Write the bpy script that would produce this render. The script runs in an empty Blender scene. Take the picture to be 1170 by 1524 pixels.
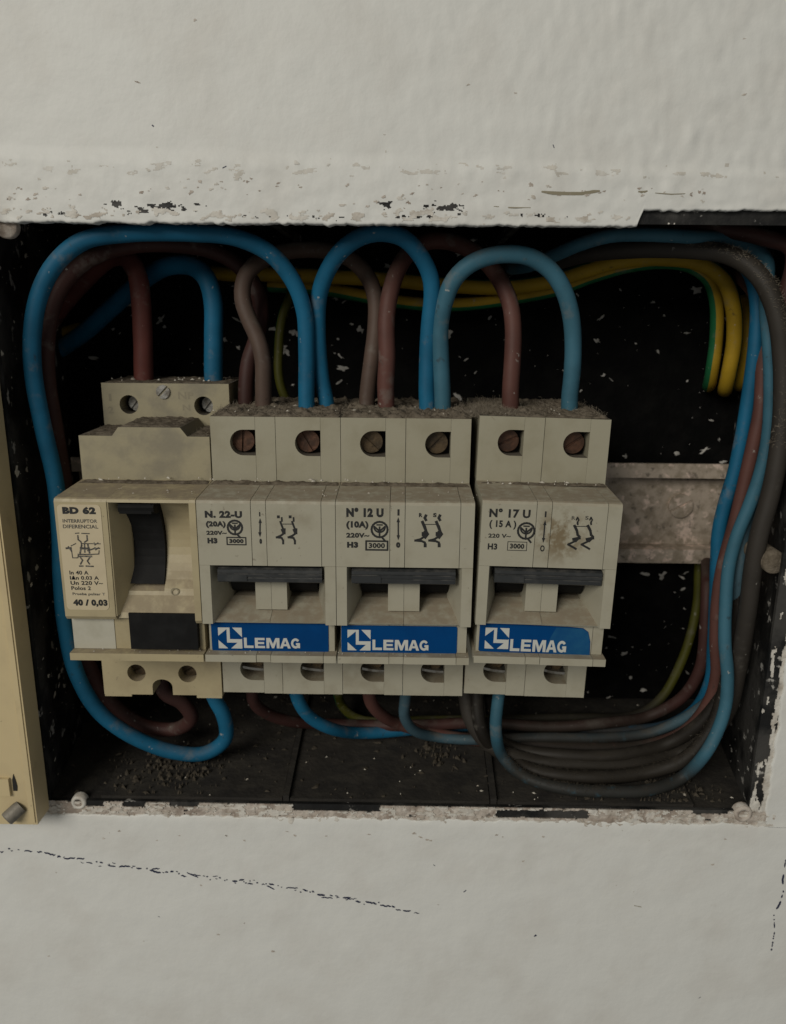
import bpy, bmesh, math, random
from mathutils import Vector, Matrix, noise
random.seed(7)
S = 0.001                                   # everything below is written in millimetres
scene = bpy.context.scene
COL = scene.collection

# ------------------------------------------------------------------ camera
F_PX, PITCH, YAW, ROLL = 1169.0, math.radians(14.65), math.radians(.603), math.radians(.513)
CAM = Vector((51.454, -190.165, 47.215))
cf = Vector((-math.sin(YAW)*math.cos(PITCH), math.cos(YAW)*math.cos(PITCH), -math.sin(PITCH)))
cr0 = Vector((math.cos(YAW), math.sin(YAW), 0)); cu0 = cr0.cross(cf)
cr = math.cos(ROLL)*cr0 + math.sin(ROLL)*cu0
cu = -math.sin(ROLL)*cr0 + math.cos(ROLL)*cu0
cd = bpy.data.cameras.new('camera'); cam = bpy.data.objects.new('camera', cd); COL.objects.link(cam)
m = Matrix.Identity(4)
for i in range(3):
    m[i][0], m[i][1], m[i][2], m[i][3] = cr[i], cu[i], -cf[i], CAM[i]*S
cam.matrix_world = m
cd.sensor_fit = 'HORIZONTAL'; cd.sensor_width = 36; cd.lens = 36*F_PX/1170
cd.clip_start = .01; cd.clip_end = 20
cd.dof.use_dof = True; cd.dof.focus_distance = .203; cd.dof.aperture_fstop = 26
scene.camera = cam

# ------------------------------------------------------------------ light
world = bpy.data.worlds.new('World'); scene.world = world; world.use_nodes = True
bg = world.node_tree.nodes['Background']; bg.inputs[0].default_value = (.97, .98, .95, 1); bg.inputs[1].default_value = .17
def area(name, loc, target, sx, sy, power, col):
    l = bpy.data.lights.new(name, 'AREA'); l.shape = 'RECTANGLE'; l.size = sx; l.size_y = sy; l.energy = power; l.color = col
    o = bpy.data.objects.new(name, l); COL.objects.link(o); o.location = loc
    o.rotation_euler = (Vector(target)-Vector(loc)).to_track_quat('-Z', 'Y').to_euler()
area('ceiling_lamp', (-.80, -1.48, .80), (.05, 0, 0), .9, .7, 20., (1, .955, .865))
scene.view_settings.view_transform = 'Standard'; scene.view_settings.look = 'None'
scene.view_settings.gamma = 1; scene.view_settings.exposure = 0

def un(u, v, Y):                            # photo pixel -> point on the plane y = Y
    d = cf + (u-585)/F_PX*cr + (762-v)/F_PX*cu
    return CAM + d*((Y-CAM.y)/d.y)
def unz(u, v, z):                           # photo pixel -> point on the level z
    d = cf + (u-585)/F_PX*cr + (762-v)/F_PX*cu
    return CAM + d*((z-CAM.z)/d.z)

# ------------------------------------------------------------------ materials
def srgb(r, g, b):
    f = lambda c: (c/255/12.92 if c/255 <= .04045 else ((c/255+.055)/1.055)**2.4)
    return (f(r), f(g), f(b), 1)
DUST = (.105, .088, .066, 1)
def mat(name, col, rough=.5, var=None, vs=180, vlo=.4, vhi=.7, bump=0., bs=900, dust=0., dlo=.35, dhi=.6, ds=350, metal=0., spec=.5, layers=(), dustcol=DUST, patch=None, wiredust=False):
    M = bpy.data.materials.new(name); M.use_nodes = True
    nt = M.node_tree; N = nt.nodes; L = nt.links; P = N['Principled BSDF']
    P.inputs['Roughness'].default_value = rough; P.inputs['Metallic'].default_value = metal
    P.inputs['Specular IOR Level'].default_value = spec
    tc = N.new('ShaderNodeTexCoord'); oi = N.new('ShaderNodeObjectInfo')
    ad = N.new('ShaderNodeVectorMath'); ad.operation = 'ADD'
    L.new(tc.outputs['Object'], ad.inputs[0]); L.new(oi.outputs['Random'], ad.inputs[1])
    vec = ad.outputs[0]
    def nz(scale, lo, hi, det=5, rg=.6):
        n = N.new('ShaderNodeTexNoise'); n.inputs['Scale'].default_value = scale; n.inputs['Detail'].default_value = det; n.inputs['Roughness'].default_value = rg
        L.new(vec, n.inputs['Vector'])
        r = N.new('ShaderNodeMapRange'); r.interpolation_type = 'SMOOTHSTEP'; r.inputs[1].default_value = lo; r.inputs[2].default_value = hi
        L.new(n.outputs[0], r.inputs[0]); return r.outputs[0]
    def mix(fac, a, b):
        x = N.new('ShaderNodeMix'); x.data_type = 'RGBA'
        L.new(fac, x.inputs[0])
        for s, q in ((6, a), (7, b)):
            if isinstance(q, tuple): x.inputs[s].default_value = q
            else: L.new(q, x.inputs[s])
        return x.outputs[2]
    def mul(a, b):
        x = N.new('ShaderNodeMath'); x.operation = 'MULTIPLY'
        for s, q in ((0, a), (1, b)):
            if isinstance(q, (float, int)): x.inputs[s].default_value = q
            else: L.new(q, x.inputs[s])
        return x.outputs[0]
    c = col
    if var: c = mix(nz(vs, vlo, vhi), c, var)
    for (lc, ls, lo, hi, am) in layers: c = mix(mul(nz(ls, lo, hi), am), c, lc)
    if patch:                               # a stain with its own place: centre, radius (mm, object space), colour
        pc, pr_, pcol = patch
        dn = N.new('ShaderNodeVectorMath'); dn.operation = 'DISTANCE'; L.new(tc.outputs['Object'], dn.inputs[0]); dn.inputs[1].default_value = Vector(pc)*S
        r = N.new('ShaderNodeMapRange'); r.interpolation_type = 'SMOOTHSTEP'; r.inputs[1].default_value = pr_*S; r.inputs[2].default_value = pr_*.25*S
        L.new(dn.outputs['Value'], r.inputs[0]); c = mix(mul(r.outputs[0], nz(420, .38, .62)), c, pcol)
    if dust > 0:
        g = N.new('ShaderNodeNewGeometry'); sp = N.new('ShaderNodeSeparateXYZ'); L.new(g.outputs['Normal'], sp.inputs[0])
        r = N.new('ShaderNodeMapRange'); r.interpolation_type = 'SMOOTHSTEP'; r.inputs[1].default_value = .1; r.inputs[2].default_value = .85
        L.new(sp.outputs[2], r.inputs[0])
        f = mul(mul(r.outputs[0], nz(ds, dlo, dhi)), dust)
        c = mix(f, c, dustcol)
        rm = N.new('ShaderNodeMapRange'); rm.inputs[3].default_value = rough; rm.inputs[4].default_value = .95
        L.new(f, rm.inputs[0]); L.new(rm.outputs[0], P.inputs['Roughness'])
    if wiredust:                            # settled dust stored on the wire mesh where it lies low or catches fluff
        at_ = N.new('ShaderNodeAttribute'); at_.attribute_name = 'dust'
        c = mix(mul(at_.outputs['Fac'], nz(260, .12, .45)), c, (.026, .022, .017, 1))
    if isinstance(c, tuple): P.inputs['Base Color'].default_value = c
    else: L.new(c, P.inputs['Base Color'])
    if bump:
        n = N.new('ShaderNodeTexNoise'); n.inputs['Scale'].default_value = bs; n.inputs['Detail'].default_value = 4
        L.new(vec, n.inputs['Vector'])
        b = N.new('ShaderNodeBump'); b.inputs['Strength'].default_value = 1; b.inputs['Distance'].default_value = bump*S
        L.new(n.outputs[0], b.inputs['Height']); L.new(b.outputs[0], P.inputs['Normal'])
    return M
GREYP, GREYV = (.385, .362, .280, 1), (.335, .310, .232, 1)
TANDUST = (.265, .215, .15, 1)
M = {}
M['wall'] = mat('wall_paint', (.70, .70, .665, 1), .55, (.65, .64, .60, 1), 45, .4, .75, .10, 600, layers=((( .45, .40, .33, 1), 130, .68, .8, .35),), spec=.35)
M['wall_stain'] = mat('stained_wall_paint', (.55, .52, .46, 1), .6, (.62, .60, .55, 1), 200, .4, .7, .1, 600)
M['paint'] = mat('chipped_paint', (.62, .59, .53, 1), .6, (.40, .35, .29, 1), 160, .42, .68, .15, 900)
M['paint_dirty'] = mat('dirty_rim_paint', (.50, .445, .385, 1), .7, (.30, .245, .20, 1), 190, .40, .62, .3, 900, layers=(((.62, .58, .52, 1), 240, .55, .62, .8), ((.09, .075, .06, 1), 330, .64, .69, .8)))
M['black'] = mat('black_box_plastic', (.0025, .0025, .0024, 1), .7, (.006, .0058, .0054, 1), 120, .4, .7, .25, 500, dust=.0, spec=.08)
M['black_side'] = mat('scuffed_black_plastic', (.006, .006, .006, 1), .6, (.022, .021, .019, 1), 90, .45, .7, .3, 450, layers=(((.09, .085, .078, 1), 60, .45, .62, .5), ((.50, .48, .44, 1), 150, .61, .66, .75)), spec=.35)
M['floor'] = mat('dusty_box_floor', (.014, .012, .010, 1), .85, (.026, .022, .017, 1), 70, .35, .7, .35, 600, dust=.75, dlo=.35, dhi=.8, ds=150, dustcol=(.052, .045, .034, 1))
GRIME = (((.17, .14, .10, 1), 600, .66, .72, .55), ((.22, .18, .125, 1), 55, .56, .75, .4))
M['plastic'] = mat('aged_grey_plastic', GREYP, .42, GREYV, 110, .42, .75, .02, 1500, layers=GRIME, dust=.85, dlo=.25, dhi=.6, dustcol=TANDUST)
M['plastic_stain'] = mat('stained_grey_plastic', GREYP, .42, GREYV, 110, .42, .75, .02, 1500, layers=GRIME, dust=.85, dlo=.25, dhi=.6, dustcol=TANDUST, patch=((20.0, 0, -8.5), 9.5, (.20, .155, .09, 1)))
M['plastic_top'] = mat('aged_terminal_plastic', (.345, .322, .238, 1), .45, (.295, .270, .190, 1), 90, .4, .75, .02, 1500, dust=1., dlo=.1, dhi=.4)
M['beige'] = mat('yellowed_beige_plastic', (.42, .355, .215, 1), .42, (.35, .29, .175, 1), 100, .42, .75, .02, 1500, layers=GRIME, dust=.8, dlo=.25, dhi=.6, dustcol=(.25, .20, .14, 1))
M['beige_dull'] = mat('dulled_beige_plastic', (.335, .295, .19, 1), .5, (.23, .205, .145, 1), 75, .42, .66, .03, 1500, dust=1., dlo=.1, dhi=.4)
M['cover'] = mat('cream_cover_plastic', (.58, .47, .27, 1), .4, (.52, .42, .245, 1), 60, .4, .7, .02, 1200, layers=(((.30, .23, .13, 1), 70, .58, .75, .4), ((.2, .16, .1, 1), 500, .68, .73, .5)), dust=.3)
M['label'] = mat('off_white_label', (.56, .475, .32, 1), .5, (.50, .42, .28, 1), 120, .45, .75)
M['blank'] = mat('blank_white_label', (.47, .45, .37, 1), .45, (.40, .38, .30, 1), 120, .45, .75)
M['ink'] = mat('black_ink', (.012, .012, .012, 1), .6)
M['ink_faint'] = mat('faint_black_ink', (.05, .046, .04, 1), .6, (.16, .15, .125, 1), 1500, .45, .65)
M['emboss'] = mat('embossed_beige', (.25, .22, .15, 1), .6)
M['pen'] = mat('blue_black_pen', (.012, .016, .05, 1), .5)
M['bluest'] = mat('blue_sticker', (.001, .052, .19, 1), .5, (.001, .043, .16, 1), 90, .4, .7, .02, 600, spec=.08)
M['bluefade'] = mat('rubbed_blue_sticker', (.014, .095, .21, 1), .5, (.005, .065, .19, 1), 90, .35, .6, .03, 400, spec=.15)
M['white'] = mat('sticker_white', (.56, .57, .53, 1), .45)
M['handle'] = mat('dark_grey_handle', (.030, .032, .033, 1), .33, (.05, .051, .05, 1), 220, .45, .7, .05, 700, dust=.55, dlo=.4, dhi=.65, dustcol=(.09, .085, .075, 1))
M['rocker'] = mat('black_rocker', (.009, .009, .009, 1), .6, (.014, .014, .014, 1), 200, dust=.05, dlo=.45, dhi=.65, spec=.12)
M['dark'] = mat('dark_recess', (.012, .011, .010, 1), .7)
M['copper'] = mat('tarnished_copper', (.13, .065, .04, 1), .42, (.07, .04, .027, 1), 350, .4, .65, .1, 1200, metal=.55)
M['brass'] = mat('tarnished_brass', (.13, .09, .05, 1), .42, (.065, .048, .03, 1), 350, .4, .65, .1, 1200, metal=.55)
M['steel'] = mat('dull_steel', (.42, .41, .38, 1), .35, (.22, .20, .17, 1), 400, .4, .65, .05, 1200, metal=.85)
M['pin'] = mat('oxidised_pin', (.22, .20, .165, 1), .6, (.12, .11, .09, 1), 300, .4, .65, .1, 900, metal=.3)
M['rail'] = mat('corroded_zinc_painted_glints', (.50, .42, .34, 1), .5, (.32, .265, .20, 1), 260, .38, .66, .22, 420, metal=.2, layers=(((.85, .68, .58, 1), 210, .54, .66, .85), ((.07, .062, .048, 1), 330, .58, .68, .6)))  # pale noise layer paints highlights into the zinc colour, dark layer is corrosion
M['dust'] = mat('grey_brown_dust', (.185, .155, .118, 1), 1, (.10, .082, .06, 1), 500, .35, .7, .3, 1500, spec=.05)
M['crumb'] = mat('dusty_crumb', (.085, .072, .055, 1), 1, (.05, .043, .033, 1), 500, .35, .7, .3, 1500, spec=.05)
M['fibre'] = mat('dust_fibre', (.26, .225, .175, 1), 1, (.11, .09, .065, 1), 300, spec=.05)
M['flake'] = mat('white_paint_flake', (.62, .58, .50, 1), .7, (.42, .37, .30, 1), 250, .4, .7)
M['flake_dim'] = mat('grimy_paint_fleck', (.50, .48, .44, 1), .7, (.22, .21, .19, 1), 200, .35, .7)
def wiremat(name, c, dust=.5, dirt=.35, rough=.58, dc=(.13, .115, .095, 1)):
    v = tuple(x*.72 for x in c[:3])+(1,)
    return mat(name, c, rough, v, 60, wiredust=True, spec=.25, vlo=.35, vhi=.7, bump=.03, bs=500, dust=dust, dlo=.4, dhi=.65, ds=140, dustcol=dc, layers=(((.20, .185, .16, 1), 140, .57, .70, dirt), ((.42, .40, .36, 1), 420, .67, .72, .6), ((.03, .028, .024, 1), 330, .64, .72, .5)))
    return mat(name, c, rough, v, 60, .35, .7, .03, 500, dust=dust, dlo=.4, dhi=.65, ds=140, dustcol=dc, layers=(((.20, .185, .16, 1), 140, .57, .70, dirt), ((.42, .40, .36, 1), 420, .67, .72, .6), ((.03, .028, .024, 1), 330, .64, .72, .5)))
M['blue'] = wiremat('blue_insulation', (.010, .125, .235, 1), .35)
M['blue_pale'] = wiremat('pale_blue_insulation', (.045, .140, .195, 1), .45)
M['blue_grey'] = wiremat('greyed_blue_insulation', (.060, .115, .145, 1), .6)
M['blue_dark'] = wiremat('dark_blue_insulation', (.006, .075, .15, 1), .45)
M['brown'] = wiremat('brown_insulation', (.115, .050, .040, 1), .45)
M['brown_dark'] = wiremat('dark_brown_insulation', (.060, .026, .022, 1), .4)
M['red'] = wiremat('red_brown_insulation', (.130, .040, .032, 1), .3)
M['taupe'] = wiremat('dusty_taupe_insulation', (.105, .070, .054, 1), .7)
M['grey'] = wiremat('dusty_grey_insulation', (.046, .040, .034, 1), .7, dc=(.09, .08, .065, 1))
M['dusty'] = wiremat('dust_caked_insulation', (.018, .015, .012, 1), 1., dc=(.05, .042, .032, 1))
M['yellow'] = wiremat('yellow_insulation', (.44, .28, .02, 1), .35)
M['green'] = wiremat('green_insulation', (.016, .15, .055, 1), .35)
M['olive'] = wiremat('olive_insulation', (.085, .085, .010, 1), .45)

# ------------------------------------------------------------------ mesh helpers
def ob(name, bm, m, parent=None, loc=(0, 0, 0), smooth=False, bev=0, seg=2):
    me = bpy.data.meshes.new(name)
    if bev:
        es = [e for e in bm.edges if len(e.link_faces) == 2 and e.calc_face_angle(0) > .6]
        bmesh.ops.bevel(bm, geom=es, offset=bev, segments=seg, profile=.6, affect='EDGES')
    bmesh.ops.recalc_face_normals(bm, faces=bm.faces)
    bmesh.ops.scale(bm, vec=(S, S, S), verts=bm.verts)
    bm.to_mesh(me); bm.free()
    for k in (m if isinstance(m, (list, tuple)) else [m]): me.materials.append(M[k])
    if smooth:
        for p in me.polygons: p.use_smooth = True
    o = bpy.data.objects.new(name, me); COL.objects.link(o)
    o.parent = parent; o.location = Vector(loc)*S
    return o
def raw(name, vs, fs, m, parent=None, smooth=False, loc=(0, 0, 0)):
    me = bpy.data.meshes.new(name); me.from_pydata([tuple(c*S for c in v) for v in vs], [], fs); me.update()
    for k in (m if isinstance(m, (list, tuple)) else [m]): me.materials.append(M[k])
    if smooth:
        for p in me.polygons: p.use_smooth = True
    o = bpy.data.objects.new(name, me); COL.objects.link(o); o.parent = parent; o.location = Vector(loc)*S
    return o
def empty(name, loc, label, cat, group=None, roty=0):
    o = bpy.data.objects.new(name, None); COL.objects.link(o); o.location = Vector(loc)*S; o.rotation_euler = (0, roty, 0)
    o.empty_display_size = .01; return tag(o, label, cat, group)
def tag(o, label, cat=None, group=None, kind=None):
    if label: o['label'] = label
    if cat: o['category'] = cat
    if group: o['group'] = group
    if kind: o['kind'] = kind
    return o
def box(bm, x0, x1, y0, y1, z0, z1):
    v = [bm.verts.new(p) for p in ((x0, y0, z0), (x1, y0, z0), (x1, y1, z0), (x0, y1, z0), (x0, y0, z1), (x1, y0, z1), (x1, y1, z1), (x0, y1, z1))]
    for f in ((0, 1, 5, 4), (1, 2, 6, 5), (2, 3, 7, 6), (3, 0, 4, 7), (4, 5, 6, 7), (3, 2, 1, 0)): bm.faces.new([v[i] for i in f])
def B(*a):
    bm = bmesh.new(); box(bm, *a); return bm
def prism_x(prof, x0, x1, x0b=None):        # side profile (y, z) pulled along x
    bm = bmesh.new()
    a = [bm.verts.new((x0, y, z)) for y, z in prof]; b = [bm.verts.new((x1, y, z)) for y, z in prof]
    n = len(prof); bm.faces.new(a); bm.faces.new(b[::-1])
    for i in range(n): bm.faces.new((a[i], b[i], b[(i+1) % n], a[(i+1) % n]))
    return bm
def prism_y(out, y0, y1, bm=None):          # front outline (x, z) pulled along y
    bm = bm or bmesh.new()
    a = [bm.verts.new((x, y0, z)) for x, z in out]; b = [bm.verts.new((x, y1, z)) for x, z in out]
    n = len(out); bm.faces.new(a); bm.faces.new(b[::-1])
    for i in range(n): bm.faces.new((a[i], b[i], b[(i+1) % n], a[(i+1) % n]))
    return bm
def hole_plate(bm, x0, x1, z0, z1, cx, cz, r, y0, y1, n=24):
    ci, co, cb = [], [], []
    for i in range(n):
        a = 2*math.pi*i/n; c, s = math.cos(a), math.sin(a)
        ci.append(bm.verts.new((cx+r*c, y0, cz+r*s))); cb.append(bm.verts.new((cx+r*c, y1, cz+r*s)))
        t = min((x1-cx)/c if c > 1e-6 else 1e9, (x0-cx)/c if c < -1e-6 else 1e9, (z1-cz)/s if s > 1e-6 else 1e9, (z0-cz)/s if s < -1e-6 else 1e9)
        co.append(bm.verts.new((cx+t*c, y0, cz+t*s)))
    for i in range(n):
        j = (i+1) % n
        bm.faces.new((ci[i], ci[j], co[j], co[i])); bm.faces.new((ci[i], cb[i], cb[j], ci[j]))
    for (qx, qz) in ((x0, z0), (x1, z0), (x1, z1), (x0, z1)):      # corners the rays miss
        a = math.atan2(qz-cz, qx-cx) % (2*math.pi); i = int(a/(2*math.pi)*n) % n; j = (i+1) % n
        bm.faces.new((co[i], co[j], bm.verts.new((qx, y0, qz))))
def screw(name, c, r, m, parent, ang, loc, y1=4, cross=False):     # slotted head: two half discs on a lower disc
    bm = bmesh.new(); cx, cy, cz = c; n = 12
    prism_y([(cx+r*math.cos(2*math.pi*i/24), cz+r*math.sin(2*math.pi*i/24)) for i in range(24)], cy+.6, cy+y1, bm)
    g = .32
    for sgn in (1, -1):
        pts = []
        a0 = math.asin(g/r)
        for i in range(n+1):
            a = a0+(math.pi-2*a0)*i/n; x, z = r*math.cos(a), sgn*r*math.sin(a)
            pts.append((cx+x*math.cos(ang)-z*math.sin(ang), cz+x*math.sin(ang)+z*math.cos(ang)))
        prism_y(pts if sgn > 0 else pts[::-1], cy, cy+.7, bm)
    return ob(name, bm, m, parent, loc, bev=.12, seg=1)
def text_bm(s, bold=.0):
    cu_ = bpy.data.curves.new('t', 'FONT'); cu_.body = s; cu_.size = 1; cu_.offset = bold; cu_.resolution_u = 3; cu_.space_character = 1.0+1.6*bold; cu_.fill_mode = 'FRONT'
    o = bpy.data.objects.new('t', cu_); COL.objects.link(o); bpy.context.view_layer.update()
    me = bpy.data.meshes.new_from_object(o.evaluated_get(bpy.context.evaluated_depsgraph_get()))
    vs = [tuple(v.co) for v in me.vertices]; fs = [tuple(p.vertices) for p in me.polygons]
    bpy.data.objects.remove(o); bpy.data.curves.remove(cu_); bpy.data.meshes.remove(me)
    return vs, fs
def text(s, rect, y, parent, loc, m='ink', bold=.0, name='printed_text', shear=0):
    x0, x1, z0, z1 = rect
    vs, fs = text_bm(s, bold*1.0+.026)
    a0, a1 = min(v[0] for v in vs), max(v[0] for v in vs); b0, b1 = min(v[1] for v in vs), max(v[1] for v in vs)
    out = [(x0+(v[0]-a0)/(a1-a0)*(x1-x0), y, z0+(v[1]-b0)/(b1-b0)*(z1-z0)) for v in vs]
    par = list(range(len(out)))
    def fd(i):
        while par[i] != i: par[i] = par[par[i]]; i = par[i]
        return i
    for f in fs:
        for i in f[1:]: par[fd(i)] = fd(f[0])
    ids = {}
    out = [(v[0], v[1]-.004*(ids.setdefault(fd(i), len(ids)) % 9), v[2]) for i, v in enumerate(out)]
    return raw(name, out, fs, m, parent, loc=loc)
def strokes(lines, w, y, parent, loc, m='ink', name='printed_symbol'):
    vs, fs = [], []
    for ln in lines:
        ww = w
        if len(ln) and not isinstance(ln[0], tuple): ww, ln = ln[0], ln[1:]
        ww *= 1.25
        for (a, b) in zip(ln, ln[1:]):
            dx, dz = b[0]-a[0], b[1]-a[1]; l = math.hypot(dx, dz) or 1; nx, nz_ = -dz/l*ww/2, dx/l*ww/2; ex, ez = dx/l*ww*.35, dz/l*ww*.35
            k = len(vs); yy = y-.004*(len(fs) % 7)
            vs += [(a[0]+nx-ex, yy, a[1]+nz_-ez), (b[0]+nx+ex, yy, b[1]+nz_+ez), (b[0]-nx+ex, yy, b[1]-nz_+ez), (a[0]-nx-ex, yy, a[1]-nz_-ez)]
            fs.append((k, k+1, k+2, k+3))
    return raw(name, vs, fs, m, parent, loc=loc)
def circ(cx, cz, r, n=20, a0=0, a1=360):
    return [(cx+r*math.cos(math.radians(a0+(a1-a0)*i/n)), cz+r*math.sin(math.radians(a0+(a1-a0)*i/n))) for i in range(n+1)]
def polys(ps, y, parent, loc, m, name):
    vs, fs = [], []
    for p in ps:
        k = len(vs); vs += [(x, y, z) for x, z in p]; fs.append(tuple(range(k, k+len(p))))
    return raw(name, vs, fs, m, parent, loc=loc)
def N3(x, y, z): return noise.noise(Vector((x, y, z)))
def FB(x, y, z, o=4): return noise.fractal(Vector((x, y, z)), 1.0, 2.0, o)

# ------------------------------------------------------------------ the wall
YW = 14.0
OX0, OX1, OZ0, OZ1 = -52.5, 155.5, -97.0, 67.0
def relief(x, z):
    d = .22*FB(x/26, z/20, 1.3, 3) + .10*FB(x/7, z/6, 4.1, 2)
    k = max(0, min(1, (x-20)/90))*max(0, min(1, (z-60)/20))
    d += k*.5*max(0, N3(x/4.2, z/3.6, 9.2)) + .14*max(0, N3(x/5, z/4, 2.2)) + k*.2*N3(x/2.1, z/2, 6.2)
    if z > 60:                               # swelling left by old coats of paint above the opening
        e = 82+1.2*N3(x/14, 0, 3)+(-.02*(x-40)); t = max(0, min(1, (e-z)/2.2)); g = max(0, min(1, (z-60)/6)); d += g*(.75*t*t*(3-2*t) + t*.22*FB(x/5, z/3, 7, 3))
    if z < -90: t = max(0, min(1, (z+103)/2.5))*max(0, min(1, (-91-z)/6)); d -= .35*t
    return d
def edge_top(x):
    e = 66.9+.45*FB(x/6, 3, 0, 4)+.38*FB(x/1.6, 8, 0, 3)
    k = max(0, min(1, (x-108)/1.3)); e += k*(3.7+.3*FB(x/2.2, 5, 0, 3)+.006*(x-108))
    return e
def edge_bot(x): return -101.6+.7*FB(x/9, 11, 0, 3)+.45*FB(x/2.2, 12, 0, 3)
def edge_right(z): return 160.2+.8*FB(z/9, 21, 0, 3)+.5*FB(z/2.5, 22, 0, 3)-.012*(z+20)
def edge_left(z): return -57.5+.6*FB(z/6, 31, 0, 3)
def wall_patch(vs, fs, A0, A1, na, edge, far, axis, nb, e0):
    # rows: from the far edge to the opening, then rolling inwards
    k0 = len(vs); rows = nb+4
    for i in range(na+1):
        a = A0+(A1-A0)*i/na; e = edge(a); s = 1 if e > far else -1
        flat = axis == 'x' and (a > 161.2 or a < -58.4)
        if flat: e = 71 if far > 0 else -102
        for j in range(rows+1):
            if j <= nb: t = 1-(1-j/nb)**1.35; b = far+(e0-far)*t+(e-e0)*max(0, (t-.86)/.14)**1.5; back = 0
            else: q = j-nb; b = e+s*(.0, .28, .36, .30, .2)[q]; back = (.0, .22, .8, 1.8, 4.5)[q]
            if flat and j > nb: b, back = e, 0
            x, z = (a, b) if axis == 'x' else (b, a)
            vs.append((x, YW-relief(x, z)+back, z))
    for i in range(na):
        for j in range(rows):
            p = k0+i*(rows+1)+j; fs.append((p, p+1, p+rows+2, p+rows+1))
vs, fs = [], []
wall_patch(vs, fs, -240, 350, 900, edge_top, 300, 'x', 130, 67)
wall_patch(vs, fs, -240, 350, 900, edge_bot, -330, 'x', 130, -101.6)
wall_patch(vs, fs, -102, 71, 230, edge_right, 350, 'z', 90, 160.2)
wall_patch(vs, fs, -102, 71, 150, edge_left, -240, 'z', 60, -57.5)
wall = raw('wall', vs, fs, 'wall', smooth=True); wall['kind'] = 'structure'; wall['label'] = 'lumpy white painted wall around the open electrical box'

def on_wall(u, v, lift=.06):
    p = un(u, v, YW)
    for _ in range(3): p = un(u, v, YW-relief(p.x, p.z)-lift)
    return p
def ribbon_marks(name, segs, m):             # flat pen and scratch marks that follow the wall
    vs, fs = [], []
    for pts, w in segs:
        P = [on_wall(*p) for p in pts]
        for i, p in enumerate(P):
            q = P[min(i+1, len(P)-1)]-P[max(i-1, 0)]; q = Vector((-q.z, 0, q.x)).normalized()*w*.5*(1 if 0 < i < len(P)-1 else .45)
            vs += [tuple(p+q), tuple(p-q)]
            if i: k = len(vs)-4; fs.append((k, k+1, k+3, k+2))
    return raw(name, vs, fs, m, wall)
def dashes(path, wmin, wmax, duty, jit):
    segs = []
    L = [0]
    for a, b in zip(path, path[1:]): L.append(L[-1]+math.dist(a, b))
    def at(s):
        for i in range(len(path)-1):
            if s <= L[i+1]: t = (s-L[i])/(L[i+1]-L[i]); return (path[i][0]+(path[i+1][0]-path[i][0])*t, path[i][1]+(path[i+1][1]-path[i][1])*t)
        return path[-1]
    s = 0
    while s < L[-1]:
        l = random.choice((2, 3, 5, 8, 12, 17)); oy = random.uniform(-jit, jit); sl = random.uniform(-.25, .25); pts = []
        for k in range(max(2, int(l/2.2))+1):
            f = min(L[-1], s+l*k/max(2, int(l/2.2))); p = at(f); pts.append((p[0], p[1]+oy+sl*(f-s-l/2)+random.uniform(-.8, .8)))
        segs.append((pts, random.uniform(wmin, wmax)))
        s += l+random.choice((1, 2, 3, 5, 7))*duty
    return segs
path1 = [(0, 1266), (40, 1266), (85, 1273), (150, 1286), (220, 1294), (300, 1306), (370, 1313), (430, 1322), (500, 1336), (560, 1345), (625, 1360)]
ribbon_marks('pen_line', dashes(path1, .35, .72, 1., 2.4)+dashes(path1[2:-1], .25, .5, 3.5, 4.5), 'pen')
path2 = [(1170, 1278), (1165, 1310), (1166, 1328), (1160, 1345), (1152, 1362), (1153, 1385), (1148, 1418)]
ribbon_marks('pen_line', dashes(path2, .35, .65, 1.3, 2.), 'pen')
marks = [([(795, 1394), (797.5, 1392), (799, 1393)], .7), ([(690, 1328), (694, 1325)], .7), ([(645, 1287), (648, 1289)], .4), ([(226, 186), (229, 188)], .7), ([(331, 250), (337, 247)], .45), ([(823, 215), (825, 220)], .4), ([(235, 1364), (238, 1365)], .4), ([(1040, 1486), (1043, 1484)], .4)]
ribbon_marks('speck_mark', marks, 'pen')
ribbon_marks('scratch_mark', [([(806, 285), (822, 287), (845, 288), (866, 288), (884, 285), (893, 284)], .75), ([(950, 285), (958, 286), (964, 284)], .6), ([(975, 287), (1000, 289), (1020, 288)], .25), ([(735, 307), (760, 309), (790, 309)], .3), ([(944, 1348), (955, 1350)], .5)], 'emboss')

# ------------------------------------------------------------------ the box in the wall
boxo = empty('electrical_box', (52, 84, -97), 'black plastic flush box in the white wall with chipped paint rim', 'electrical box')
BL = (-52, -84, 97)
YB = 84.0
def quad(name, pts, m, ny=1):
    bm = bmesh.new(); bm.faces.new([bm.verts.new(p) for p in pts])
    r = bmesh.ops.solidify(bm, geom=bm.faces[:], thickness=1.5)
    return ob(name, bm, m, boxo, BL)
XL0, XR0, XL1, XR1, ZC, ZF = -53.2, 156.2, -63.5, 167.5, 69.6, -97.2
def slab(name, inner, outward, m, t=2.0):
    bm = bmesh.new(); o = Vector(outward)*t
    a = [bm.verts.new(p) for p in inner]; b = [bm.verts.new(Vector(p)+o) for p in inner]
    bm.faces.new(a); bm.faces.new(b[::-1])
    for i in range(4): bm.faces.new((a[i], b[i], b[(i+1) % 4], a[(i+1) % 4]))
    return ob(name, bm, m, boxo, BL)
Y0 = YW+1.6
slab('back_panel', [(XL1, YB, ZF), (XR1, YB, ZF), (XR1, YB, ZC), (XL1, YB, ZC)], (0, 1, 0), 'black')
slab('side_panel', [(XL0, Y0, ZF), (XL1, YB, ZF), (XL1, YB, ZC), (XL0, Y0, ZC)], (-1, 0, 0), 'black_side')
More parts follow.
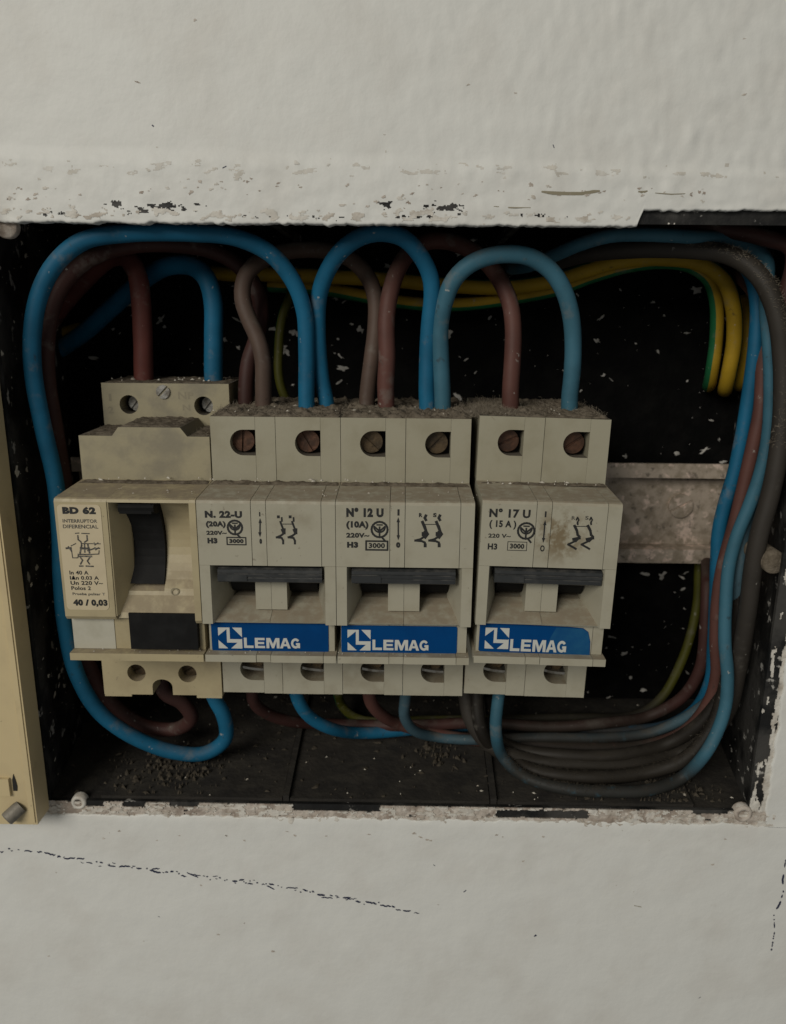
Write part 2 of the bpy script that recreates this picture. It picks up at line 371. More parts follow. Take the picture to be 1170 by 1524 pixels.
slab('side_panel', [(XR0, Y0, ZF), (XR1, YB, ZF), (XR1, YB, ZC), (XR0, Y0, ZC)], (1, 0, 0), 'black_side')
slab('floor_panel', [(XL0-2, Y0, ZF), (XR0+2, Y0, ZF), (XR1+2, YB+2, ZF), (XL1-2, YB+2, ZF)], (0, 0, -1), 'floor')
slab('top_panel', [(XL0-2, Y0, ZC), (XR0+2, Y0, ZC), (XR1+2, YB+2, ZC), (XL1-2, YB+2, ZC)], (0, 0, 1), 'black')
for (a, b, c, d) in ((-38, -41, 16.7, 15.4), (19.1, 17.8, 79.0, 81.6), (81.4, 84.0, 140, 144)):    # raised knock-out plates of the floor
    bm = bmesh.new(); o = Vector((0, 0, 1.1))
    q = [(a, Y0+.6, ZF), (c, Y0+.6, ZF), (d, YB-3, ZF), (b, YB-3, ZF)]
    lo = [bm.verts.new(p) for p in q]; hi = [bm.verts.new(Vector(p)+o) for p in q]; bm.faces.new(hi)
    for i in range(4): bm.faces.new((lo[i], lo[(i+1) % 4], hi[(i+1) % 4], hi[i]))
    ob('knockout_plate', bm, 'floor', boxo, BL, bev=.35)
for (x0, x1) in ((17.9, 16.6), (80.2, 82.8)):
    for (z, h, mm) in ((ZF, 2.2, 'floor'), (ZC, -2.4, 'black_side')):
        bm = bmesh.new(); w = .9
        q = [(x0-w, Y0+.4, z), (x0+w, Y0+.4, z), (x1+w, YB, z), (x1-w, YB, z)]
        lo = [bm.verts.new(p) for p in q]; hi = [bm.verts.new((p[0], p[1], p[2]+h)) for p in q]; bm.faces.new(hi)
        for i in range(4): bm.faces.new((lo[i], lo[(i+1) % 4], hi[(i+1) % 4], hi[i]))
        ob('rib', bm, mm, boxo, BL, bev=.3)
# black flange facing the room, with a layer of broken paint lying on it
bm = bmesh.new()
for a in ((-66, 170, 67.3, 76), (-66, 170, -106, -96.9), (155.6, 166, -97, 67.4), (-66, -52.7, -97, 67.4)): box(bm, a[0], a[1], YW+.75, YW+1.9, a[2], a[3])
ob('rim', bm, 'black_side', boxo, BL)
def paint_layer(name, x0, x1, z0, z1, fn, m, y, th=.45, c=.34):
    nx, nz_ = int((x1-x0)/c), int((z1-z0)/c); vid = {}; vs, fs = [], []
    on = [[fn(x0+(i+.5)*c, z0+(j+.5)*c) > 0 for j in range(nz_)] for i in range(nx)]
    def vert(i, j, f):
        k = (i, j, f)
        if k not in vid:
            x, z = x0+i*c+.16*N3(i*.9, j*.9, 1), z0+j*c+.16*N3(i*.9, j*.9, 5)
            vid[k] = len(vs); vs.append((x, y-(th*(.55+.5*FB(x/1.7, z/1.7, 3, 2)) if f else -.1), z))
        return vid[k]
    for i in range(nx):
        for j in range(nz_):
            if not on[i][j]: continue
            fs.append((vert(i, j, 1), vert(i+1, j, 1), vert(i+1, j+1, 1), vert(i, j+1, 1)))
            for (di, dj, p, q) in ((-1, 0, (i, j), (i, j+1)), (1, 0, (i+1, j+1), (i+1, j)), (0, -1, (i+1, j), (i, j)), (0, 1, (i, j+1), (i+1, j+1))):
                a, b = i+di, j+dj
                if not (0 <= a < nx and 0 <= b < nz_ and on[a][b]): fs.append((vert(*p, 1), vert(*q, 1), vert(*q, 0), vert(*p, 0)))
    o = raw(name, vs, fs, m, boxo, smooth=False, loc=BL); o['kind'] = 'stuff'; return o
def rimnoise(x, z): return .6*FB(x/7.5, z/2.6, 40, 4)+.16*N3(x/1.3, z/.9, 41)
blk = [(-43, -36.5, -98.7, -96.2), (-31, -24, -98.8, -96.2), (-17, -8, -98.5, -96), (20, 46.5, -99.1, -96.5), (81, 108.5, -100.4, -97.7), (139, 150, -98.2, -96)]
def bot_fn(x, z):
    f = .42+rimnoise(x, z)*.9
    for (a, b, c, d) in blk:
        if a+N3(z, 3, 3) < x < b+N3(z*2, 4, 4) and c+.4*N3(x/2, 1, 1) < z < d+.5*N3(x/3, 2, 1): f -= 1.4
    if z > -97.1+.3*N3(x/2, 0, 7): f -= .9
    return f
paint_layer('rim_paint', -60, 164, -103.5, -96.6, bot_fn, 'paint_dirty', YW+.75, .5)
def bot2(x, z): return bot_fn(x, z)-.55+.9*FB(x/3.1, z/1.3, 77, 4)
paint_layer('rim_paint', -60, 164, -103.5, -96.6, bot2, 'paint', YW+.45, .45)
def right_fn(x, z): return -.34+rimnoise(z*.9, x*1.3)*1.1+.25*max(0, min(1, (-70-z)/20))+.6*(1 if x > 159.2+1.2*N3(z/5, 1, 2) else 0)
paint_layer('rim_paint', 155.6, 163, -98, 60, right_fn, 'paint', YW+.75, .45)
def top_fn(x, z):
    f = .5+rimnoise(x, z)*1.1-.25*max(0, 67.5-z)
    if x > 108: f -= 1.0
    return f
paint_layer('rim_paint', -56, 164, 67.3, 71.5, top_fn, 'paint', YW+.75, .5)
# chipped patches showing black at the top edge of the wall
def chips(name, regions, n, m, lift, smin, smax, parent=wall):
    vs, fs = [], []
    for (u0, u1, v0, v1, k) in regions:
        for _ in range(int(n*k)):
            u, v = random.uniform(u0, u1), random.uniform(v0, v1); p = on_wall(u, v, lift); r = random.uniform(smin, smax)**1.3
            a0 = random.uniform(-.5, .5); e = random.uniform(.3, .7); kk = len(vs); nn = 13
            for i in range(nn):
                a = 2*math.pi*i/nn; q = r*random.choice((.4, .65, .85, 1.05, 1.3)); x, z = q*math.cos(a), q*e*math.sin(a)
                x, z = x*math.cos(a0)-z*math.sin(a0), x*math.sin(a0)+z*math.cos(a0)
                X, Z = p.x+x, p.z+z
                vs.append((X, YW-relief(X, Z)-lift, Z))
            fs.append(tuple(range(kk, kk+nn)))
    o = raw(name, vs, fs, m, parent); o['kind'] = 'stuff'; return o
def surf_layer(name, x0, x1, z0, z1, fn, m, lift, c=.26):
    nx, nz_ = int((x1-x0)/c), int((z1-z0)/c); vid = {}; vs, fs = [], []
    def vert(i, j):
        if (i, j) not in vid:
            x, z = x0+i*c+.12*N3(i*.9, j*.9, 1), z0+j*c+.12*N3(i*.9, j*.9, 5)
            vid[(i, j)] = len(vs); vs.append((x, YW-relief(x, z)-lift, z))
        return vid[(i, j)]
    for i in range(nx):
        for j in range(nz_):
            x, z = x0+(i+.5)*c, z0+(j+.5)*c
            if z > edge_top(x)+.1 and fn(x, z) > 0: fs.append((vert(i, j), vert(i+1, j), vert(i+1, j+1), vert(i, j+1)))
    o = raw(name, vs, fs, m, wall, smooth=True); o['kind'] = 'stuff'; return o
ENV = [(-20, 71.0, 3.2, .9, .62), (-7, 70.2, 8, 1.2, .55), (-13, 69.3, 5, 1., .45), (47, 71.2, 2.2, .9, .6), (62, 70.6, 6, 1.4, .5), (55, 68.3, 8, .7, .45), (84, 69, 8, .7, .35), (15, 68.2, 10, .6, .35), (32, 68, 9, .6, .35), (-35, 68.5, 7, .7, .3)]
def chip_fn(x, z):
    e = 0
    for (cx, cz, rx, rz, a) in ENV: e = max(e, a*math.exp(-((x-cx)/rx)**2-((z-cz)/rz)**2))
    return e+.5*FB(x/2.2, z/1.1, 91, 4)-.42-(.3 if e < .1 else 0)
surf_layer('paint_chip', -55, 108, 66, 74, chip_fn, 'black_side', .05)
def peel_fn(x, z): return .34*math.exp(-((z-68.6-.8*N3(x/12, 1, 1))/1.5)**2)+.55*FB(x/3.5, z/1.6, 55, 4)-.42
surf_layer('peeled_paint', -55, 108, 66, 76, peel_fn, 'paint', .10)
def stain_fn(x, z): return .3*math.exp(-((z-79-.8*N3(x/12, 1, 1))/2.2)**2)+.5*FB(x/4.5, z/1.8, 65, 4)-.44
surf_layer('grime_stain', -55, 165, 72, 84, stain_fn, 'wall_stain', .03)

chips('grime_spot', [(10, 120, 280, 300, .2), (200, 420, 265, 290, .3), (820, 900, 283, 292, .15), (950, 1060, 280, 292, .2), (500, 800, 270, 310, .3), (150, 1100, 1236, 1252, .35), (40, 1130, 1260, 1500, .22), (20, 1150, 20, 250, .12)], 60, 'paint_dirty', .07, .25, .75)
# specks of white paint spattered over the inside of the box
def flecks(name, n, fn, m, smin, smax, parent=boxo, loc=BL, aniso=.5, th=.12):
    vs, fs = [], []
    for _ in range(n):
        r = fn()
        if r is None: continue
        p, ax, ay, nr = r
        sz = smin+(smax-smin)*random.random()**4; a0 = random.uniform(-.9, .9); e = random.uniform(.22, aniso); nn = 11; k = len(vs)
        for i in range(nn):
            a = 2*math.pi*i/nn; q = sz*random.choice((.35, .6, .8, 1, 1.25)); x, z = q*math.cos(a), q*e*math.sin(a)
            x, z = x*math.cos(a0)-z*math.sin(a0), x*math.sin(a0)+z*math.cos(a0)
            vs.append(tuple(p+ax*x+ay*z+nr*.03))
        vs.append(tuple(p+nr*(th+.03)))
        for i in range(nn): fs.append((k+i, k+(i+1) % nn, k+nn))
    o = raw(name, vs, fs, m, parent, smooth=True, loc=loc); o['kind'] = 'stuff'; return o
def V(*a): return Vector(a)
def back_pt():
    x, z = random.uniform(XL1, XR1), random.uniform(ZF, ZC)
    if N3(x/18, z/18, 50)+random.uniform(-.45, .45) < -.05: return None
    return V(x, YB-.02, z), V(1, 0, 0), V(0, 0, 1), V(0, -1, 0)
flecks('paint_spatter', 1500, back_pt, 'flake_dim', .18, 2.2, aniso=.8)
def side_pt(s):
    def f():
        t = random.random(); z = random.uniform(ZF, ZC)
        x = (XL0+(XL1-XL0)*t+.05) if s < 0 else (XR0+(XR1-XR0)*t-.05)
        return V(x, Y0+(YB-Y0)*t, z), V(0, 1, 0), V(0, 0, 1), V(-s, 0, 0)
    return f
flecks('paint_spatter', 170, side_pt(-1), 'flake', .2, 2.0, aniso=.8)
flecks('paint_spatter', 80, side_pt(1), 'flake_dim', .3, 1.8, aniso=.8)
def floor_pt():
    return V(random.uniform(XL0, XR0), random.uniform(Y0+1, 80), ZF+1.15), V(1, 0, 0), V(0, 1, 0), V(0, 0, 1)
flecks('floor_debris', 420, floor_pt, 'crumb', .15, 1.6, aniso=.9, th=.6)
flecks('floor_debris', 70, floor_pt, 'flake', .2, .9, aniso=.9, th=.4)
def rubble(cx, cy, rx, ry):
    def f(): return V(random.gauss(cx, rx), max(Y0+2, random.gauss(cy, ry)), ZF+1.1), V(1, 0, 0), V(0, 1, 0), V(0, 0, 1)
    return f
flecks('floor_debris', 260, rubble(-20, 32, 8, 7), 'crumb', .2, 1.5, aniso=.9, th=1.4)
flecks('floor_debris', 50, rubble(66, 42, 5, 3), 'crumb', .3, 1.8, aniso=.9, th=1.4)
flecks('floor_debris', 120, rubble(132, 24, 9, 5), 'crumb', .2, 1.3, aniso=.9, th=1.2)
# screw posts moulded into the box corners
def post(c, r, y0, y1, m, hole=True, cap=None):
    bm = bmesh.new(); n = 20; rings = []
    prof = [(r, y1), (r, y0+.4), (r-.4, y0)] + ([(r*.55, y0), (r*.5, y0+2.5), (0.01, y0+2.5)] if hole else [(0.01, y0-.3)])
    for (q, y) in prof: rings.append([bm.verts.new((c[0]+q*math.cos(2*math.pi*i/n), y, c[1]+q*math.sin(2*math.pi*i/n))) for i in range(n)])
    for a, b in zip(rings, rings[1:]):
        for i in range(n): bm.faces.new((a[i], a[(i+1) % n], b[(i+1) % n], b[i]))
    return ob('screw_post', bm, m, boxo, BL, smooth=True)
p = un(118, 1193, YW+1); post((p.x, p.z), 2.3, YW+.1, YW+2.6, 'paint')
p = un(1106, 1211, YW+.4); post((p.x, p.z), 2.7, YW-.2, YW+2.4, 'paint_dirty')
p = un(9, 337, YW+1.4); post((p.x, p.z), 2.9, YW+.9, YW+3, 'paint_dirty', False)
p = un(1154, 838, YW+2); post((p.x, p.z), 3.3, YW+2, 44, 'dust', False)

# ------------------------------------------------------------------ mounting rail
rail = empty('din_rail', (52, 78, -20.5), 'corroded grey metal mounting rail across the black box', 'rail')
RL = (-52, -78, 20.5); zc = -20.5
prof = [(70, zc+17.5), (71.2, zc+17.5), (71.2, zc+13.4), (77, zc+13.0), (77, zc-13.0), (71.2, zc-13.4), (71.2, zc-17.5), (70, zc-17.5), (70, zc-12.6), (75.8, zc-12.2), (75.8, zc+12.2), (70, zc+12.6)]
bm = prism_x(prof, -60.5, 163.5); ob('channel', bm, 'rail', rail, RL, bev=.25)
p = un(1012, 752, 75.8); screw('screw', (p.x, 74.6, p.z), 4.2, 'rail', rail, .5, RL, 2)
# ------------------------------------------------------------------ breakers
PIV = Vector((17.5, 70, -22))
A3 = math.radians(1.168)
def place(x0, dy, dz, a):                    # world position of the point where it clips on the rail
    c, s = math.cos(a), math.sin(a)
    return Vector((x0+17.5+PIV.z*s, PIV.y+dy, dz+PIV.z*c))
BR = [(0, 0, 0, 0), (35, 0, 0, 0), (71.62, -.575, .636, A3)]
def mk_local(bi):
    x0, dy, dz, a = BR[bi]
    def f(u, v, y=0):
        p = un(u, v, y+dy); x, z = p.x-x0-17.5, p.z-dz
        return (x*math.cos(a)-z*math.sin(a)+17.5, x*math.sin(a)+z*math.cos(a))
    def rect(u0, u1, v0, v1, y=0):
        vm, um = (v0+v1)/2, (u0+u1)/2
        return (f(u0, vm, y)[0], f(u1, vm, y)[0], f(um, v1, y)[1], f(um, v0, y)[1])
    return f, rect
CL = tuple(-PIV)
SL = [0, 13.7, 17.5, 31.4, 35]
G = .07
def notch_outline(x0, x1, z0, z1, hx0, hz0, hz1):
    r = (hz1-hz0)/2; cx, cz = hx0+r, (hz0+hz1)/2
    arc = [(cx+r*math.cos(a), cz+r*math.sin(a)) for a in [math.radians(90+180*i/14) for i in range(15)]]
    return [(x0, z0), (x0, z1), (x1, z1), (x1, hz1)] + arc + [(x1, hz0), (x1, z0)]
def make_breaker(bi, label, T):
    x0, dy, dz, a = BR[bi]
    e = empty('circuit_breaker', place(x0, dy, dz, a), label, 'circuit breaker', 'two-pole breakers side by side on the rail', a)
    pl = 'plastic'
    # rear housing
    bm = bmesh.new(); box(bm, .3, 34.7, 21, 68, -43.5, .6); box(bm, .3, 34.7, 27, 62, 1.1, 18.0); box(bm, .3, 34.7, 27, 62, -62.3, -44)
    ob('rear_housing', bm, pl, e, CL)
    rnd = random.Random(bi+3)
    for k in range(2):
        o = 17.5*k
        # upper clamp housing of each pole: left shell with the screw opening, right shell strip
        ob('terminal_housing', prism_y(notch_outline(o+G, o+12.05, .9, 18.5, o+5.2, 8.0, 15.0), 18.5, 61.5), 'plastic_top', e, CL, bev=.22)
        ob('terminal_strip', B(o+12.1, o+17.5-G, 18.5+.06, 61.5, .9, 18.46), 'plastic_top', e, CL, bev=.2)
        cc = ('copper', 'copper')[k] if bi != 1 else ('brass', 'brass')[k]
        ob('screw_well', B(o+4.8, o+12.1, 25.5, 26.5, 7.5, 15.5), 'dark', e, CL)
        screw('screw', (o+8.2+.2*k, 21.5, 11.6), 3.05, cc, e, (T['ang'][k]), CL)
        # lower clamp housing
        ob('terminal_housing', prism_y(notch_outline(o+G, o+12.05, -62.8+.25*(k == 0), -43.9, o+5.2, -58.6, -51.4), 18.7, 61.5), pl, e, CL, bev=.22)
        ob('terminal_strip', B(o+12.1, o+17.5-G, 18.76, 61.5, -62.8, -43.9), pl, e, CL, bev=.2)
        ob('screw_well', B(o+4.8, o+12.1, 26, 27, -59.2, -50.8), 'dark', e, CL)
        screw('screw', (o+8.6, 23.4, -54.0), 3.0, 'brass', e, .3+k, CL, 3)
        bm = bmesh.new()
        for i in range(9):
            t0, t1 = i/9, (i+1)/9
            f = lambda t: (o+5.6+6.4*t, 20.6+1.2*math.sin(t*2.2), -57.1+1.9*(1-math.sin(t*math.pi*.5+.3)))
            p, q = f(t0), f(t1)
            vv = [bm.verts.new(c) for c in ((p[0], p[1], p[2]), (q[0], q[1], q[2]), (q[0], q[1], q[2]+.75), (p[0], p[1], p[2]+.75), (p[0], p[1]+4, p[2]+.2), (q[0], q[1]+4, q[2]+.2), (q[0], q[1]+4, q[2]+.9), (p[0], p[1]+4, p[2]+.9))]
            for fc in ((0, 1, 2, 3), (3, 2, 6, 7), (1, 0, 4, 5), (4, 7, 6, 5)): bm.faces.new([vv[c] for c in fc])
        ob('clamp_plate', bm, 'steel', e, CL)
    # front: four shells with fine joints
    for i in range(4):
        a0, a1 = SL[i]+G, SL[i+1]-G; st = .05*(i % 2)
        m_ = 'plastic_stain' if (bi == 2 and i in (1, 2)) else pl
        ob('front_panel', prism_x([(20.9, 1.05), (1.1, .12), (.35+st, -.12), (st, -.8), (st, -17.1), (20.9, -17.1)], a0, a1), m_, e, CL, bev=.16)
        ob('front_base', B(max(a0, .9), min(a1, 34.2), 3+st, 20.9, -41.9, -33.35), pl, e, CL, bev=.16)
        ob('front_lip', B(max(a0, .25), min(a1, 34.75), .08+st+.1*(i == 1), 20.9, -44.0, -42.0), pl, e, CL, bev=.28)
    # window with handle
    def cheek(xf0, xf1, xb):
        bm = bmesh.new(); L = [(xf0, 0), (xf1, 0), (xb, 11), (xb, 20.9), (xf0, 20.9)]
        lo = [bm.verts.new((x, y, -33.2)) for x, y in L]; hi = [bm.verts.new((x, y, -17.15)) for x, y in L]
        bm.faces.new(lo); bm.faces.new(hi[::-1])
        for i in range(5): bm.faces.new((lo[i], hi[i], hi[(i+1) % 5], lo[(i+1) % 5]))
        ob('window_cheek', bm, pl, e, CL, bev=.18)
    cheek(.08, 2.75, 6.0); cheek(34.92, 32.2, 29.3)
    ob('window_sill', prism_x([(3.05, -33.3), (1.2, -33.25), (1.0, -32.9), (8.0, -30.2), (11, -29.4), (20.9, -29.4), (20.9, -33.3)], 2.2, 17.45), pl, e, CL, bev=.12)
    ob('window_sill', prism_x([(3.05, -33.3), (1.2, -33.25), (1.0, -32.9), (8.0, -30.2), (11, -29.4), (20.9, -29.4), (20.9, -33.3)], 17.55, 32.6), pl, e, CL, bev=.12)
    ob('window_block', B(13.3, 17.42, 4.6, 14, -30.8, -18), pl, e, CL, bev=.25)
    ob('window_block', B(17.5, 21.6, 4.6, 14, -30.8, -18), pl, e, CL, bev=.25)
    for (t0, t1) in ((6.1, 13.2), (21.7, 29.2)):
        ob('toggle', prism_x([(6.5, -17.3)]+[(14-6.2*math.cos(math.radians(q)), -22.5+6.2*math.sin(math.radians(q))) for q in range(50, -61, -10)]+[(16, -28.5), (16, -17.3)], t0, t1), 'rocker', e, CL)
    h = T['hx']
    prof = [(1.0, -17.9), (.15, -18.3), (.05, -19.1), (.35, -19.3), (.1, -19.55), (.15, -20.2), (.42, -20.4), (.2, -20.65), (.35, -21.6), (1.2, -22.0), (7.5, -21.0), (7.5, -17.6)]
    hb = ob('handle', prism_x(prof, h[0], h[1]), 'handle', e, CL, bev=.12, seg=1)
    ob('handle_cap', B(h[0]-.05, h[0]+7.5, -.06, .6, -21.3, -19.6), 'handle', hb, (0, 0, 0), bev=.2)
    # sticker
    loc, rect = mk_local(bi)
    s = rect(*T['st'], 2.9)
    r = .55; out = []
    for (cx, cz, q) in ((s[1]-r, s[3]-r, 0), (s[0]+r, s[3]-r, 90), (s[0]+r, s[2]+r, 180), (s[1]-r, s[2]+r, 270)):
        for i in range(5):
            aa = math.radians(q+22.5*i); out.append((cx+r*math.cos(aa), cz+r*math.sin(aa)))
    if bi == 2:
        s = (s[0], s[1], s[2]+.25, s[3]); out = [(s[0], s[2]+1.1), (s[0], s[3]-.4), (s[0]+.4, s[3]-.1), (s[1]-6, s[3]-.55), (s[1]-2.4, s[3]-.8), (s[1]-1, s[3]-1.8), (s[1]-.25, s[3]-4.5), (s[1], s[2]-.1), (s[1]-8, s[2]+.25), (s[0]+.3, s[2]+.75)]
    st_ = ob('brand_sticker', prism_y(out, 2.84, 3.02), 'bluest', e, CL)
    if bi == 2:
        pts = [(s[1]-9.5, s[3]-.75), (s[1]-2.6, s[3]-.95), (s[1]-1.1, s[3]-1.9), (s[1]-.4, s[3]-4.5), (s[1]-.2, s[2]+.1), (s[1]-13, s[2]+.5), (s[1]-12, s[2]+2.5)]
        polys([pts], 2.815, st_, (0, 0, 0), 'bluefade', 'rubbed_patch')
    g = rect(*T['em'], 2.8); gw, gh = g[1]-g[0], g[3]-g[2]
    E_ = [[(0, 0), (.38, 0), (.38, .06), (0, .40)], [(.34, .03), (.34, 0), (.49, 0), (.49, .55), (.98, .55), (.98, .72), (.34, .72)], [(.60, 0), (1, 0), (1, .46)], [(1, .52), (1, 1), (.52, 1)], [(0, .60), (.4, 1), (0, 1)]]
    polys([[(g[0]+x*gw, g[3]-y*gh) for x, y in p] for p in E_[:1]+E_[2:]], 2.795, st_, (0, 0, 0), 'white', 'emblem')
    polys([[(g[0]+x*gw, g[3]-y*gh) for x, y in p] for p in ([(.36, .0), (.49, 0), (.49, .72), (.36, .72)], [(.49, .55), (1, .55), (1, .72), (.49, .72)])], 2.79, st_, (0, 0, 0), 'white', 'emblem')
    q = rect(*T['lm'], 2.8); qw, qh = q[1]-q[0], q[3]-q[2]
    ring = [[(.5+ra*math.cos(math.radians(a_)), .5+rb_*math.sin(math.radians(a_))) for (ra, rb_, a_) in ((.5, .5, b_), (.5, .5, b_+20), (.25, .27, b_+20), (.25, .27, b_))] for b_ in range(35, 335, 20)]
    GL = [(0, .17, [[(0, 1), (.3, 1), (.3, .24), (1, .24), (1, 0), (0, 0)]]),
          (.195, .375, [[(0, 0), (1, 0), (1, .22), (.3, .22), (.3, .4), (.92, .4), (.92, .6), (.3, .6), (.3, .78), (.98, .78), (.98, 1), (0, 1)]]),
          (.40, .635, [[(0, 0), (0, 1), (.3, 1), (.5, .42), (.7, 1), (1, 1), (1, 0), (.78, 0), (.78, .68), (.58, 0), (.42, 0), (.22, .68), (.22, 0)]]),
          (.64, .835, [[(0, 0), (.36, 1), (.5, 1), (.5, .76), (.27, 0)], [(1, 0), (.64, 1), (.5, 1), (.5, .76), (.73, 0)], [(.337, .22), (.663, .22), (.603, .42), (.397, .42)]]),
          (.84, 1., ring)]
    for (l0, l1, pp) in GL: polys([[(q[0]+(l0+(l1-l0)*x)*qw, q[2]+y*qh) for x, y in p] for p in pp], 2.79, st_, (0, 0, 0), 'white', 'lettering')
    polys([[(q[0]+(.84+.16*x)*qw, q[2]+y*qh) for x, y in ((.55, .54), (1, .54), (1, .04), (.8, .04), (.8, .34), (.55, .34))]], 2.782, st_, (0, 0, 0), 'white', 'lettering')
    # print on the front
    for (t, r_, b, mm) in T['tx']: text(t, rect(*r_), -.03, e, CL, mm, b)
    cu_, cv_, crr = T['vde']; c = loc(cu_, cv_); R_ = crr/5.95
    ln = [[.42]+circ(c[0], c[1], R_-.2), [.34]+circ(c[0], c[1]+.3*R_, R_*.62, 10, 180, 360), [.36, (c[0], c[1]-R_*.75), (c[0], c[1]+.3*R_)], [.3, (c[0]-R_*.3, c[1]+R_*.55), (c[0]+R_*.3, c[1]+R_*.55)], [.36, (c[0], c[1]-R_*.2), (c[0]-R_*.6, c[1]+R_*.35)], [.36, (c[0], c[1]-R_*.2), (c[0]+R_*.6, c[1]+R_*.35)], [.4, (c[0]+R_*.3, c[1]-R_*.95), (c[0]+R_*.6, c[1]-R_*1.3)]]
    strokes(ln, .3, -.03, e, CL, 'ink', 'test_mark')
    q = rect(*T['bx']); w = T['bw']
    strokes([[(q[0], q[2]), (q[1], q[2]), (q[1], q[3]), (q[0], q[3]), (q[0], q[2])]], w, -.03, e, CL, 'ink', 'number_frame')
    dx, dzz = (q[1]-q[0])*.12, (q[3]-q[2])*.2
    text('3000', (q[0]+dx, q[1]-dx, q[2]+dzz, q[3]-dzz), -.03, e, CL, 'ink', .02+.02*(bi == 0))
    (au, av0, av1) = T['ar']; p0, p1 = loc(au, av0), loc(au-(3 if bi == 2 else 0), av1)
    hw = .42
    strokes([[.28, (p0[0], p0[1]-.8), (p1[0], p1[1]+.8)]], .28, -.03, e, CL, 'ink', 'arrow')
    polys([[(p0[0], p0[1]), (p0[0]+hw, p0[1]-1.3), (p0[0]-hw, p0[1]-1.3)], [(p1[0], p1[1]), (p1[0]-hw, p1[1]+1.3), (p1[0]+hw, p1[1]+1.3)]], -.035, e, CL, 'ink', 'arrow')
    # pole symbols
    (su, sv, sw, sh, sd) = T['sy']
    ln = []
    for k in range(2):
        def P(x, y): return loc(su+k*sd+x*sw, sv+y*sh)
        if bi == 2:
            ln += [[.3, P(.75, .10), P(.85, .02), P(.95, .10), P(.82, .20)], [.55, P(.6, .28), P(.78, .42)], [.35, P(.85, .16), P(.86, .24)], [.5, P(.8, .44), P(.85, .56), P(1.0, .62)], [.6, P(.5, .70), P(1.02, .66)], [.45, P(1.0, .64), P(.7, .76)], [.42, P(.75, .74), P(.08, .86), P(.55, .96), P(.72, 1.0)]]
        elif bi == 1:
            ln += [[.55, P(.95, .02), P(.85, .1), P(.95, .17)], [.6, P(.65, .22), P(.9, .45)], [.5, P(.85, .36), P(.98, .52)], [.9, P(.72, .60), P(1, .60)], [.7, P(.9, .52), P(1.05, .6), P(.85, .7)], [.45, P(.8, .68), P(.5, .76), P(.05, .80), P(.6, .82), P(.85, .86), P(.88, .98)], [.6, P(.88, .92), P(.88, .98)]]
        else:
            ln += [[.6, P(.2, .05), P(.28, .05)], [.35, P(.6, .08), P(.62, .2)], [.4, P(.45, .22), P(.75, .48)], [.7, P(.7, .50), P(.8, .58)], [.6, P(.85, .48), P(.85, .62)], [.42, P(.75, .64), P(.5, .70), P(.05, .76), P(.6, .78), P(.75, .88), P(.75, .98)]]
    a_, b_ = loc(su+.72*sw, sv+.3*sh), loc(su+sd+.6*sw, sv+.3*sh); ln.append([.16, a_, b_])
    strokes(ln, .4, -.03, e, CL, 'ink', 'pole_symbol')
    return e
T1 = dict(ang=(1.5, -1.05), hx=(4.6, 31.4), st=(315, 489, 927.5, 969.3), em=(325, 360.3, 934, 965), lm=(363.2, 446.5, 949.6, 964.8),
    tx=[('N. 22-U', (304.8, 360.3, 760.2, 770.9), .04, 'ink'), ('(20A)', (306.5, 336, 775.5, 786), .04, 'ink'), ('220V~', (307.2, 337.4, 789.8, 796.2), .03, 'ink'), ('H3', (308.8, 323.7, 800.4, 808.9), .05, 'ink'), ('I', (385.6, 387.4, 762, 768.5), .02, 'ink'), ('0', (386.2, 389.9, 801.6, 809.5), .05, 'ink')],
    vde=(349.7, 785, 12), bx=(338, 366, 799.9, 810.6), bw=.26, ar=(387, 771, 799.5), sy=(411, 767, 14, 43, 17.5))
T2 = dict(ang=(-.75, .8), hx=(4.0, 30.6), st=(508, 680.3, 931.5, 972), em=(517.3, 551.6, 937.4, 968), lm=(554.4, 637.8, 952.5, 968),
    tx=[('N° 12 U', (515.4, 571, 755.5, 769.7), .045, 'ink'), ('(10A)', (515.4, 548.5, 775.5, 788), .04, 'ink'), ('220V~', (515.4, 549.7, 793, 800.4), .03, 'ink'), ('H3', (516.6, 533.2, 806.3, 815.3), .05, 'ink'), ('I', (591.6, 594.6, 757.9, 767.3), .03, 'ink'), ('0', (589.5, 595.8, 806.8, 815.3), .05, 'ink'), ('R', (623.6, 629, 763.5, 769.7), .03, 'ink'), ('S', (644.6, 650, 763.5, 769.7), .03, 'ink')],
    vde=(565, 788.1, 13.2), bx=(545, 576.9, 805.4, 818.4), bw=.36, ar=(592.8, 769.7, 804), sy=(617, 766, 18, 48, 20.8))
T3 = dict(ang=(.42, .62), hx=(4.3, 31.6), st=(713, 880.2, 928.6, 976.7), em=(722, 757.5, 934.5, 965.6), lm=(759.2, 843, 952.5, 970.2),
    tx=[('N° 17 U', (728.4, 789.8, 757, 770.8), .02, 'ink'), ('( 15 A )', (728.4, 768.5, 774.4, 787.6), .02, 'ink'), ('220 V~', (726.8, 760.3, 794.3, 800.6), .01, 'ink'), ('H3', (726, 740.2, 808.6, 818), .02, 'ink'), ('I', (811, 813.4, 761, 769.7), .01, 'ink'), ('O', (804, 810.6, 811.5, 820.9), .01, 'ink'), ('R', (851, 856.5, 768, 773.5), .0, 'ink_faint'), ('S', (871, 876.3, 768, 773.5), .0, 'ink_faint')],
    vde=(783.2, 790.2, 13.4), bx=(755.6, 783.9, 806.5, 819.2), bw=.14, ar=(811.5, 774, 808), sy=(844, 769, 18.5, 48, 20))
make_breaker(0, 'grey two-pole breaker printed 22-U with blue sticker, beside the beige switch', T1)
make_breaker(1, 'grey two-pole breaker printed 12U with blue sticker, the middle one of three', T2)
